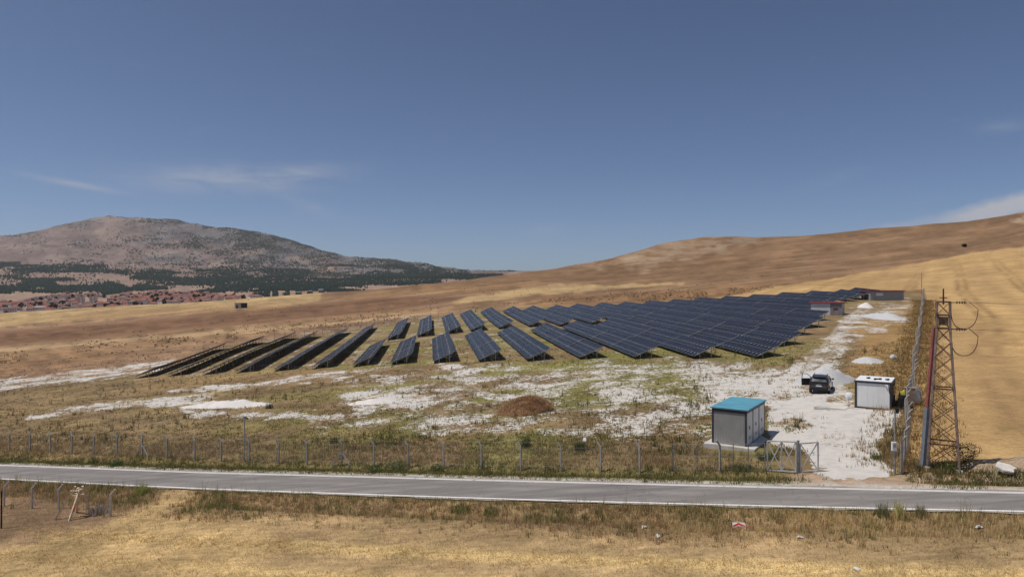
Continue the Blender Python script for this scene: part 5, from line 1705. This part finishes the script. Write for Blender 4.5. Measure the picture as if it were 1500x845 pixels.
# far verge and the strip behind the fence
n = 30000
x = rng.uniform(-72, 26, n); df = rng.uniform(.3, 13, n)
keep = rng.uniform(0, 1, n) < np.clip(1.25 - df / 10, .12, 1) * (1 - np.exp(-((x - 20.3) / 3.4) ** 6))
x, df = x[keep], df[keep]; y = road_far(x) + df; z = zgrid(x, y)
px_, py_ = project(x, y, z)
k_ = ~((px_ > 1030) & (px_ < 1140) & (py_ < 664))
x, y, z, df, px_ = x[k_], y[k_], z[k_], df[k_], px_[k_]
cl = fbm(x * .4, y * .4, 3, 211)
c = pick([STRAWC, BROWNC, OLIVEC, REDC], [2.5, 3, 2.0, 1.3], len(x))
g_ = (df < 2.6 + 2 * cl) & (rng.uniform(0, 1, len(x)) < .85)
c[g_] = pick([OLIVEC, GREENC, DARKC], [3, 2.5, 1.2], int(g_.sum()))
h = .14 + .40 * cl * rng.uniform(.3, 1.2, len(x)); h[df < 1.0] *= .55
v2 = tufts(np.stack([x, y, z], 1), h, 7, .2, c * 1.15, .5, .017, seed=21)
stuff('roadside_grass', [v2], MAT['blade'], 'olive and brown grass between the road and the solar yard', 'grass')

# the yard: patchy weeds on marl
n = 60000
px0 = rng.uniform(-60, 1345, n); py0 = rng.uniform(500, 668, n)
uu = (px0 - 750) / F; vv = (HOR - py0) / F
D = CAM_Z / (-(vv) + PB * uu + PC)
for _ in range(5):
    zz = base_height(uu * D, D); D = D * 0.5 + 0.5 * np.clip((CAM_Z - zz) / (-vv), 40, 260)
x, y = uu * D, D
ok = (D < 190) & (D > 44)
x, y, px0, py0 = x[ok], y[ok], px0[ok], py0[ok]
z = zgrid(x, y)
px_, py_ = project(x, y, z)
# coverage: fewer where the marl is bare
ii = np.clip(np.searchsorted(Dn, y), 0, nr - 1); jj = np.clip(np.searchsorted(un, x / np.maximum(y, 30)), 0, nc - 1)
wv = WH.reshape(nr, nc)[ii, jj]; whv = whm.reshape(nr, nc)[ii, jj]
cl = fbm(x * .45, y * .45, 4, 221)
prob = np.clip((.95 - wv * 1.05) * (0.35 + 1.3 * (cl - .25)), .015, 1) * (whv < .3)
dd_ = np.clip(y / 90, .6, 2.2)
prob *= np.where(wv > .95, .25, 1)
k_ = (rng.uniform(0, 1, len(x)) < prob)
road_ok = y > road_far(x) + 7
k_ &= road_ok
k_ &= ~((px_ > 1035) & (px_ < 1135) & (py_ > 628) & (py_ < 668)) & ~((px_ > 1228) & (px_ < 1318) & (py_ > 570) & (py_ < 606)) & ~((px_ > 1180) & (px_ < 1225) & (py_ > 556) & (py_ < 582))
x, y, z, px_, cl = x[k_], y[k_], z[k_], px_[k_], cl[k_]
gr = np.interp(px_, [0, 250, 450, 700, 1000, 1150, 1250, 1340], [.15, .35, .55, .7, .75, .7, .25, .1])
isg = rng.uniform(0, 1, len(x)) < gr
c = pick([STRAWC, BROWNC, REDC], [3, 3, 1], len(x)); c[isg] = pick([(.26, .25, .075), GREENC, DARKC, (.20, .21, .07)], [3.2, 2.0, 1.0, 2.4], int(isg.sum()))
h = (.09 + .20 * cl * rng.uniform(.3, 1.3, len(x)))
v3 = tufts(np.stack([x, y, z], 1), h, 6, .30, c, .8, .030, seed=31)
# taller dark weeds standing singly
n = 2600
sel = rng.choice(len(x), n, replace=False)
sel = sel[(fbm(x[sel] * .12, y[sel] * .12, 3, 231) > .5)]
v3b = tufts(np.stack([x[sel], y[sel], z[sel]], 1), rng.uniform(.4, .9, len(sel)), 7, .16, pick([DARKC, OLIVEC, BROWNC], [3, 2, 2], len(sel)), .35, .024, seed=32)
stuff('yard_weeds', [v3, v3b], MAT['blade'], 'patchy green and dry weeds on the pale yard ground', 'weeds')

# stubble in the foreground
n = 42000
x = rng.uniform(-38, 32, n); y = rng.uniform(24, 56, n)
dn = road_near(x) - y
k_ = (dn > 4.2) & (np.abs(x) < y * .84)
x, y = x[k_], y[k_]; z = zgrid(x, y)
cl = fbm(x * .7, y * .7, 3, 241)
c = pick([(.50, .36, .19), (.42, .29, .155), (.60, .45, .24), (.28, .19, .10)], [3, 3, 2, 1], len(x))
v4 = tufts(np.stack([x, y, z], 1), .05 + .11 * cl, 5, .2, c, 1.6, .011, seed=41)
# straw lying along the combine rows
n = 5200
x = rng.uniform(-30, 30, n); s0 = np.where(rng.uniform(0, 1, n) < .6, 8.3, 11.6); y = road_near(x) - (s0 - .035 * (x - 5) + rng.normal(0, .5, n)); z = zgrid(x, y)
v4b = tufts(np.stack([x, y, z], 1), rng.uniform(.06, .16, n), 6, .22, pick([(.64, .49, .25), (.54, .40, .19)], [1, 1], n), 2.4, .012, seed=42)
stuff('stubble', [v4, v4b], MAT['blade'], 'short golden straw stubble across the foreground field', 'stubble')

# dry grass along the side fence and round the tower
n = 6500
t_ = rng.uniform(0, 170, n); off = rng.normal(1.2, .9, n) * np.where(rng.uniform(0, 1, n) < .35, -1, 1)
x = p0.x + dirn.x * t_ + off * dirn.y; y = p0.y + dirn.y * t_ - off * dirn.x; z = zgrid(x, y)
c = pick([(.36, .235, .09), (.27, .18, .08), OLIVEC], [3, 2, .8], n)
v5 = tufts(np.stack([x, y, z], 1), rng.uniform(.15, .5, n), 6, .25, c, .5, .02, seed=51)
n = 1500
x = rng.uniform(24.2, 29.5, n); y = rng.uniform(36.5, 43.5, n); k_ = (y > road_far(x) + .8) & (np.abs((y - 40.2) + .4 * (x - 26)) < 1.8); x, y = x[k_], y[k_]; z = zgrid(x, y)
v5b = tufts(np.stack([x, y, z], 1), rng.uniform(.12, .42, len(x)), 8, .2, pick([GREENC, OLIVEC, DARKC, STRAWC], [3, 3, 1.5, 1], len(x)), .5, .018, seed=52)
stuff('fence_grass', [v5, v5b], MAT['blade'], 'tawny grass along the side fence and tower foot', 'grass')

# scrub dotted over the fields and the hill
n = 22000
px0 = rng.uniform(-60, 1500, n); D = np.exp(rng.uniform(np.log(190), np.log(900), n))
x = (px0 - 750) / F * D; y = D; z = zgrid(x, y); px_, py_ = project(x, y, z)
dens = fbm(px_ / 30, py_ / 8, 3, 251)
band = poly_mask(px_, py_, [(740, 446), (860, 432), (1000, 425), (1160, 420), (1150, 431), (1000, 438), (880, 446)], 3) * .9 + poly_mask(px_, py_, [(-60, 520), (200, 492), (400, 474), (700, 448), (700, 456), (400, 490), (200, 515), (-60, 545)], 5) * .5 + .05
wz = np.array([poly_mask(np.array([a]), np.array([b_]), [(1040, 440), (1136, 421), (1267, 400), (1420, 372), (1600, 350), (1600, 700), (1345, 700), (1350, 428)], 1)[0] for a, b_ in zip(px_[:0], py_[:0])]) if False else poly_mask(px_, py_, [(1040, 440), (1136, 421), (1267, 400), (1420, 372), (1600, 350), (1600, 700), (1200, 700)], 1)
solar_area = poly_mask(px_, py_, [(200, 560), (330, 505), (600, 470), (700, 458), (900, 450), (1340, 425), (1340, 560)], 1)
k_ = (rng.uniform(0, 1, n) < band * (dens > .45) * 1.4) & (wz < .5) & (solar_area < .5)
x, y, z = x[k_], y[k_], z[k_]
v6 = tufts(np.stack([x, y, z], 1), rng.uniform(.2, .65, len(x)), 6, .4, pick([DARKC, BROWNC, (.16, .11, .06)], [2, 3, 3], len(x)), .5, .10, seed=61)
stuff('field_scrub', [v6], MAT['blade'], 'small dark scrub dotted over the brown fields', 'scrub')


# ---- single shrubs and heaps of brush one can tell apart
def shrub(name, px, py, w, h_, col, label, n=260, cat='shrub', stalk=False, seed=0, leaf=.05):
    p = G(px, py)
    r = np.random.default_rng(100 + seed)
    root = empty(name, p); tag(root, label, cat)
    u_ = r.normal(0, 1, (n, 3)); u_ /= np.linalg.norm(u_, axis=1)[:, None]
    rr = r.uniform(.35, 1, n) ** .6
    lob = 1 + .35 * (vnoise(u_[:, 0] * 2 + seed, u_[:, 1] * 2 + u_[:, 2], seed) - .5) * 2
    c0 = np.stack([u_[:, 0] * rr * lob * w / 2, u_[:, 1] * rr * lob * w / 2, h_ * .52 + u_[:, 2] * rr * lob * h_ * .5], 1)
    c0[:, 2] = np.maximum(c0[:, 2], .03)
    a = r.normal(0, 1, (n, 3)); a /= np.linalg.norm(a, axis=1)[:, None]
    b_ = np.cross(a, r.normal(0, 1, (n, 3))); b_ /= np.linalg.norm(b_, axis=1)[:, None]
    s_ = leaf * r.uniform(.6, 1.5, (n, 1))
    V = np.stack([c0 - a * s_, c0 + b_ * s_ * .6, c0 + a * s_, c0 - b_ * s_ * .6], 1).reshape(-1, 3)
    cc = np.clip(np.array(col)[None] * (1 + r.normal(0, .28, (n, 1))), .01, .9)
    me = fast_mesh('foliage', V, np.arange(n * 4).reshape(-1, 4), [MAT['leaf']], np.repeat(cc, 4, 0))
    if stalk:
        bpy.data.meshes.remove(me)
        tv_ = tufts(np.zeros((1, 3)), np.array([h_]), n // 3, w * .38, np.array([col]) * 1.2, .45, .016, .35, seed=seed)
        me = fast_mesh('foliage', tv_[0], tv_[1], [MAT['blade']], tv_[2])
    link('foliage', me, root)
    q = MB()
    for i in range(7):
        t_ = i * .9 + seed
        q.tube((0, 0, -.05), (math.cos(t_) * w * .33, math.sin(t_) * w * .33, h_ * (.55 + .4 * r.uniform())), .018, .006, 5, False)
    q.build('stem', MAT['wood_dark'], root)
    return root


SH = [
    (582, 690, 1.7, .85, (.10, .13, .06), 'rounded grey-green bush between the road and the fence', 420),
    (548, 692, 1.1, .6, (.09, .115, .04), 'small dark green bush beside the rounded grey-green one', 300),
    (640, 691, 1.2, .6, (.10, .12, .045), 'low green bush below the roadside fence, middle of photo', 300),
    (171, 682, 1.3, .55, (.07, .11, .035), 'bright green weed clump near the left roadside posts', 300),
    (137, 680, 1.2, .5, (.075, .11, .035), 'flat green weed clump by the road, leftmost of a pair', 260),
    (208, 722, 1.1, .75, (.30, .30, .09), 'yellow green bush on the near verge by the field entrance', 300),
    (1414, 676, 1.7, 1.25, (.035, .04, .02), 'dark round bush at the foot of the lattice tower', 520),
    (1392, 688, 1.3, .5, (.10, .12, .035), 'low green bush under the lattice tower', 300),
    (1294, 757, .7, .8, (.20, .19, .09), 'upright grey-green weed on the near verge beside the yellow one', 260),
    (1318, 758, .6, .9, (.42, .38, .16), 'pale yellow upright weed on the near verge', 260),
    (1349, 757, .6, .65, (.24, .21, .10), 'dusky upright weed on the near verge past the yellow one', 240),
    (470, 745, 1.0, .35, (.20, .18, .09), 'small dusty weed on the near verge', 220),
    (675, 748, 1.6, .45, (.17, .18, .065), 'broad green weed patch on the near verge', 360),
    (720, 752, 1.2, .4, (.16, .17, .065), 'rounded green weed beside the broad patch', 300),
    (145, 752, 1.4, .7, (.26, .22, .18), 'pale grey tumbleweed against the strutted post', 360),
    (1125, 672, 2.0, .55, (.08, .105, .04), 'green weed clump behind the closed gate leaf', 420),
    (1085, 688, 1.8, .5, (.085, .105, .035), 'green weed clump in front of the steel fence panels', 380),
    (1285, 672, 1.1, .45, (.10, .115, .04), 'green weed clump at the driveway edge by meter pole', 260),
    (770, 655, 1.2, .9, (.085, .09, .045), 'tall dark weed clump below the brush heap', 300),
    (850, 660, 1.1, .9, (.09, .095, .045), 'tall dark weed clump behind the fence near the white lid', 300),
    (490, 648, 1.0, .6, (.10, .10, .05), 'grey weed clump behind the strutted fence post', 240),
    (395, 598, 1.3, .8, (.11, .105, .05), 'grey-green weed clump at the end of the marl ridge', 260),
    (345, 592, 1.3, .8, (.11, .105, .05), 'grey-green weed clump on top of the marl ridge', 260),
]
for i, (px, py, w, h_, col, lab, n) in enumerate(SH):
    shrub('shrub', px, py, w, h_, tuple(1.3 * q_ for q_ in col), lab, n * 2, seed=i, leaf=.04, stalk=('weed' in lab or 'yellow' in lab))
# far lone tree on the hill
shrub('hill_bush', 1413, 362, 3.4, 2.6, (.045, .045, .02), 'single dark bush high on the right hillside', 240, seed=40, leaf=.5)

# the brown brush heap
bpz = G(768, 607)
bh = empty('brush_heap', bpz); tag(bh, 'big rusty brown heap of cut brush on the yard', 'brush heap')
n, mth = 12, 32; V = []; Fq = []
for i in range(n + 1):
    r_ = i / n
    for j in range(mth):
        t_ = 2 * math.pi * j / mth
        ed = 1 + .25 * (vnoise(np.array([math.cos(t_) * 2]), np.array([math.sin(t_) * 2]), 77)[0] - .5)
        x_ = r_ * math.cos(t_) * 2.75 * ed; y_ = r_ * math.sin(t_) * 2.1 * ed + 1.6
        prof = (1 - r_ ** 2.2) ** .75
        bump_ = 1 + 1.1 * (fbm(np.array([x_ * 1.1]), np.array([y_ * 1.1]), 4, 78, .65)[0] - .5) + .16 * math.tanh(x_)
        V.append((x_, y_, zat(bpz.x + x_, bpz.y + y_) - bpz.z - .1 + 1.25 * prof * bump_))
for i in range(n):
    for j in range(mth):
        Fq.append((i * mth + j, (i + 1) * mth + j, (i + 1) * mth + (j + 1) % mth, i * mth + (j + 1) % mth))
MAT['brush'] = gravelmat('matted dry brush', (.30, .165, .085), (.52, .33, .185), 6)
link('core', fast_mesh('core', V, Fq, [MAT['brush']], smooth=True), bh)
Vc = np.array(V); vi = rng.choice(len(Vc), 8000); base_ = Vc[vi] + rng.normal(0, .16, (8000, 3)) * np.array([1, 1, .35])
cc = pick([(.52, .33, .185), (.38, .22, .12), (.60, .42, .25), (.26, .15, .08)], [3.5, 2, 2.5, 1], 8000)
tv = tufts(base_, np.full(8000, .24), 4, .22, cc, 2.2, .015, seed=71)
tag(link('twigs', fast_mesh('twigs', tv[0], tv[1], [MAT['blade']], tv[2]), bh), kind='stuff')

# ================================================================ the town below the mountain
MAT['h_cream'] = simple('cream render', (.66, .58, .49), .9, 0, .1, .2)
MAT['h_white'] = simple('white render', (.78, .76, .74), .9, 0, .1, .2)
MAT['h_pink'] = simple('pinkish render', (.62, .53, .48), .9, 0, .1, .2)
MAT['h_grey'] = simple('grey concrete block', (.44, .42, .41), .9, 0, .1, .2)
MAT['h_roof'] = simple('red clay roof', (.26, .10, .075), .9, 0, .2, .3)
MAT['h_roof2'] = simple('faded brown roof', (.19, .11, .09), .9, 0, .2, .3)
MAT['h_win'] = simple('dark window', (.03, .03, .035), .3, 0, .1, 1)


def house_mesh(w, d, h_, rise, wall, roof, name='house'):
    V = [(-w / 2, -d / 2, -2), (w / 2, -d / 2, -2), (w / 2, d / 2, -2), (-w / 2, d / 2, -2), (-w / 2, -d / 2, h_), (w / 2, -d / 2, h_), (w / 2, d / 2, h_), (-w / 2, d / 2, h_)]
    e = .5
    V += [(-w / 2 - e, -d / 2 - e, h_ - .15), (w / 2 + e, -d / 2 - e, h_ - .15), (w / 2 + e, d / 2 + e, h_ - .15), (-w / 2 - e, d / 2 + e, h_ - .15), (-w * .22, 0, h_ + rise), (w * .22, 0, h_ + rise)]
    faces = [(0, 1, 5, 4), (1, 2, 6, 5), (2, 3, 7, 6), (3, 0, 4, 7), (8, 9, 13, 12), (9, 10, 13), (10, 11, 12, 13), (11, 8, 12)]
    mi = [0, 0, 0, 0, 1, 1, 1, 1]
    nw = max(2, int(w / 3))
    for fl in range(max(1, int(h_ / 3))):
        for i in range(nw):
            xx = -w / 2 + w * (i + .5) / nw; zz = 1.0 + fl * 3
            b0 = len(V)
            V += [(xx - .55, -d / 2 - .03, zz), (xx + .55, -d / 2 - .03, zz), (xx + .55, -d / 2 - .03, zz + 1.3), (xx - .55, -d / 2 - .03, zz + 1.3)]
            faces.append((b0, b0 + 1, b0 + 2, b0 + 3)); mi.append(2)
    me = bpy.data.meshes.new(name); me.from_pydata(V, [], faces); me.update()
    for q_ in (wall, roof, 'h_win'): me.materials.append(MAT[q_])
    me.polygons.foreach_set('material_index', mi)
    return me


HMD = ['low pink red-roofed house', 'tall cream red-roofed house', 'low grey brown-roofed house', 'tall white red-roofed house', 'tall pink brown-roofed house', 'long cream red-roofed house']
HM = [house_mesh(11, 9, 3.6, 2.6, 'h_pink', 'h_roof'), house_mesh(10, 9, 6.0, 2.4, 'h_cream', 'h_roof'), house_mesh(13, 10, 3.4, 2.6, 'h_grey', 'h_roof2'), house_mesh(9, 8, 6.2, 2.2, 'h_white', 'h_roof'), house_mesh(12, 9, 6.4, 2.2, 'h_pink', 'h_roof2'), house_mesh(15, 10, 3.4, 2.4, 'h_cream', 'h_roof')]
HL = {q_.name: l_ for q_, l_ in zip(HM, HMD)}
TOWN = [(-20, 461), (-20, 446), (30, 444), (60, 436), (110, 431), (150, 434), (240, 428), (290, 431), (330, 435), (385, 437.5), (330, 442), (200, 450), (100, 456)]
tx = []
# walk the slope in world space so that houses keep apart
for _ in range(9000):
    px, D = rng.uniform(-25, 390), rng.uniform(1080, 2000)
    x_ = (px - 750) / F * D
    tx.append((x_, D))
tx = np.array(tx); tz = height(tx[:, 0], tx[:, 1]); tpx, tpy = project(tx[:, 0], tx[:, 1], tz + 2)
okm = poly_mask(tpx, tpy, TOWN, .5) > .5
tx, tz, tpx, tpy = tx[okm], tz[okm], tpx[okm], tpy[okm]
# must clear the crest of the field in front
keep = []
for i in range(len(tx)):
    ds = np.linspace(250, tx[i, 1] * .97, 40)
    zl = CAM_Z + (tz[i] + 4 - CAM_Z) * ds / tx[i, 1]
    if (base_height(tx[i, 0] / tx[i, 1] * ds, ds) < zl).all(): keep.append(i)
tx, tz, tpx, tpy = tx[keep], tz[keep], tpx[keep], tpy[keep]
placed = []; ntree = 0
me_town_tree = None


def far_tree_mesh(seed):
    r = np.random.default_rng(seed)
    n = 46
    u_ = r.normal(0, 1, (n, 3)); u_ /= np.linalg.norm(u_, axis=1)[:, None]
    c0 = u_ * np.array([2.4, 2.4, 2.9]) * (r.uniform(.4, 1, n) ** .5)[:, None] + np.array([0, 0, 4.6])
    a = r.normal(0, 1, (n, 3)); a /= np.linalg.norm(a, axis=1)[:, None]; b_ = np.cross(a, r.normal(0, 1, (n, 3))); b_ /= np.linalg.norm(b_, axis=1)[:, None]
    s_ = r.uniform(.8, 1.6, (n, 1))
    V = np.stack([c0 - a * s_, c0 + b_ * s_, c0 + a * s_, c0 - b_ * s_], 1).reshape(-1, 3)
    Vt = np.array([(-.25, -.25, -1), (.25, -.25, -1), (.1, .1, 4), (-.1, .1, 4)], float)
    V = np.concatenate([V, Vt]); f = np.arange(len(V)).reshape(-1, 4)
    cc = np.repeat(np.clip(np.array((.035, .045, .024)) * (1 + r.normal(0, .3, (n + 1, 1))), .01, .3), 4, 0)
    return fast_mesh('tree', V, f, [MAT['conifer']], cc)


TM = [far_tree_mesh(s_) for s_ in (1, 2, 3)]
def where_(i):
    mid_y = np.interp(tpx[i], [-20, 60, 110, 240, 385], [453, 446, 443, 438, 438])
    dp = 'front edge' if tpy[i] > mid_y + 3 else ('back edge' if tpy[i] < mid_y - 3 else 'middle')
    return f' at the town {dp}, ' + ('left of the twin towers' if tpx[i] < 105 else ('near the twin towers' if tpx[i] < 170 else 'right of the twin towers'))


cand = list(range(len(tx))); random.shuffle(cand)
nh_ = 0
for i in cand:
    x_, y_ = tx[i]
    if any((x_ - a) ** 2 + (y_ - b_) ** 2 < (16.0 ** 2) for a, b_ in placed): continue
    if 110 < tpx[i] < 168 and tpy[i] > 436 and tpy[i] < 447: continue
    placed.append((x_, y_))
    if random.random() < .33:
        o = link('town_tree', random.choice(TM), None, (x_, y_, tz[i]), (0, 0, random.uniform(0, 6))); s_ = random.uniform(.9, 1.6); o.scale = (s_, s_, s_)
        tag(o, 'dark round tree' + where_(i), 'tree', 'trees in the far town'); ntree += 1
    else:
        o = link('town_house', random.choice(HM), None, (x_, y_, tz[i]), (0, 0, random.choice((0.2, -.25, .6, 1.4)) + random.uniform(-.2, .2))); o.scale = (random.uniform(1.1, 1.5), random.uniform(1.1, 1.5), random.uniform(1.05, 1.5))
        tag(o, HL[o.data.name] + where_(i), 'house', 'houses of the far town'); nh_ += 1
    if nh_ >= 290: break
print('houses', nh_, 'trees', ntree, 'cand', len(tx))


def block(px, py, w, d, h_, floors, wall, label, rz=.2, n=4, roof='h_roof', rise=.8, dmin=1000):
    p = G(px, py, dmin)
    if p is None:
        print('block none', px, py); return
    print('block', px, p)
    o = empty('apartment_block', p, rz); tag(o, label, 'apartment block')
    q = MB(); q.box((0, 0, h_ / 2 - 1), (w, d, h_ + 2)); q.build('wall', MAT[wall], o)
    q = MB(); q.box((0, 0, h_ + rise / 2), (w + .8, d + .8, rise), taper=(.8, .7)); q.build('roof', MAT[roof], o)
    for fl in range(floors):
        for i in range(n):
            if n > 2 and i == n // 2 and floors > 3: continue
            q = MB(); q.box((-w / 2 + w * (i + .5) / n, -d / 2, (fl + .55) * h_ / floors), (w / n * .5, .3, h_ / floors * .5)); q.build('window', MAT['h_win'], o)


block(119, 443.5, 12, 11, 14, 4, 'h_cream', 'cream apartment tower in the town, left one of the pair', .15)
block(137, 443.5, 12, 11, 14, 4, 'h_cream', 'cream apartment tower in the town, right one of the pair', .15)
block(165, 442, 20, 10, 8, 2, 'h_pink', 'broad pinkish block beside the twin apartment towers', .1, 5)
block(58, 457, 17, 12, 10, 3, 'h_white', 'white flat-roofed block at the near edge of the town', .2, 5, 'h_white', .5)
block(418, 432.0, 13, 10, 6, 2, 'h_pink', 'low pink building at the right end of the town', .2, 4, dmin=1650)
block(437, 431.0, 13, 10, 6, 2, 'h_white', 'low white building right of the pink one', .2, 4, 'h_white', .4, dmin=1650)
block(454, 430.5, 12, 10, 8, 3, 'h_cream', 'grey-roofed cream building next to the white corner block', .2, 4, 'h_grey', dmin=1650)
block(470, 429.5, 12, 10, 10, 3, 'h_white', 'white corner block, rightmost building of the town', .3, 4, 'h_white', .5, dmin=1650)
block(404, 433.0, 10, 9, 5, 2, 'h_white', 'small white building at the gap between town and forest', .1, 3, 'h_roof', dmin=1650)

# ================================================================ forest on the foothills, scrub on the mountain
n = 95000
px0 = rng.uniform(-90, 800, n); D = np.where(px0 > 385, rng.uniform(1350, 3900, n), rng.uniform(1950, 3900, n)); D = np.interp(px0 + rng.normal(0, 18, n), [300, 420], [1950, 1350]) + (3900 - np.interp(px0, [300, 420], [1950, 1350])) * rng.uniform(0, 1, n)
x = (px0 - 750) / F * D; z = height(x, D); px_, py_ = project(x, D, z)
fn_ = fbm(px_ / 70, py_ / 9, 4, 301)
fb = poly_mask(px_, py_, [(-90, 424), (-90, 392), (60, 390), (140, 393), (200, 400), (330, 393), (450, 398), (500, 388), (560, 384), (640, 396), (700, 400), (730, 406), (650, 412), (560, 417), (540, 428), (470, 434), (400, 440), (385, 436), (330, 432), (250, 424), (170, 427), (100, 426)], 3, 24 * (fn_ - .5))
bare = poly_mask(px_, py_, [(140, 398), (195, 404), (190, 412), (150, 408)], 3) + poly_mask(px_, py_, [(75, 412), (120, 412), (115, 421), (85, 420)], 3) + poly_mask(px_, py_, [(175, 416), (200, 408), (205, 412), (190, 424)], 3)
fb = fb * (1 - ((px_ > 395) & (px_ < 480) & (D < 1850) & (np.sin(px_ * .37) > -.3)))
k_ = rng.uniform(0, 1, n) < fb * np.clip((fn_ - .40) * 7, .04, 1) * (1 - np.clip(bare, 0, 1))
x, y, z = x[k_], D[k_], z[k_]
print('forest', len(x))


def cones(x, y, z, h_, r_, col, seed, k=5):
    r = np.random.default_rng(seed); n = len(x)
    V = np.empty((n, k + 1, 3)); a0 = r.uniform(0, 6, n)
    for i in range(k):
        V[:, i] = np.stack([x + r_ * np.cos(a0 + 2 * np.pi * i / k), y + r_ * np.sin(a0 + 2 * np.pi * i / k), z + h_ * .12], 1)
    V[:, k] = np.stack([x, y, z + h_], 1)
    f = np.stack([np.stack([np.arange(n) * (k + 1) + i, np.arange(n) * (k + 1) + (i + 1) % k, np.arange(n) * (k + 1) + k], 1) for i in range(k)], 1).reshape(-1, 3)
    cc = np.repeat(np.clip(np.array(col)[None] * (1 + r.normal(0, .25, (n, 1))), .005, .5), k + 1, 0)
    return V.reshape(-1, 3), f, cc


stuff('forest', [cones(x, y, z, rng.uniform(5, 10, len(x)), rng.uniform(2.2, 4.0, len(x)), (.014, .024, .019), 5)], MAT['conifer'], 'dark pine woods on the foothills behind the town', 'forest')
n = 80000
px0 = rng.uniform(-90, 760, n); D = rng.uniform(3000, 5600, n)
x = (px0 - 750) / F * D; z = height(x, D); px_, py_ = project(x, D, z)
dn_ = fbm(px_ / 28, py_ / 9, 4, 311)
wgt = np.interp(px_, [0, 120, 230, 330, 480, 600, 750], [.05, .10, .35, .75, 1.2, 1.2, .6]) * np.clip((dn_ - .36) * 4.5, .04, 1.4)
wgt *= np.where(py_ > 366, .45, 1)
k_ = rng.uniform(0, 1, n) < wgt
x, y, z = x[k_], D[k_], z[k_]
print('scrub', len(x))
stuff('mountain_scrub', [cones(x, y, z, rng.uniform(3.5, 8.5, len(x)), rng.uniform(2.5, 5.5, len(x)), (.028, .036, .028), 6, 4)], MAT['conifer'], 'dark scrub scattered over the rocky mountain', 'scrub')

# ================================================================ haze
hz = MB(); zlo = float(ZZ.min()) - 2; zhi = float(ZZ.max()) + 12
hz.box((0, 4650, (zlo + zhi) / 2), (30000, 9600, zhi - zlo))
m = bpy.data.materials.new('thin haze'); m.use_nodes = True; nt = m.node_tree; nt.nodes.clear()
pv = nt.nodes.new('ShaderNodeVolumePrincipled'); pv.inputs['Color'].default_value = (.93, .93, .97, 1); pv.inputs['Density'].default_value = HAZE; pv.inputs['Anisotropy'].default_value = .2
om = nt.nodes.new('ShaderNodeOutputMaterial'); nt.links.new(pv.outputs[0], om.inputs['Volume'])
o = hz.build('haze', m); tag(o, 'thin blue summer haze over the whole valley', 'haze', kind='stuff')
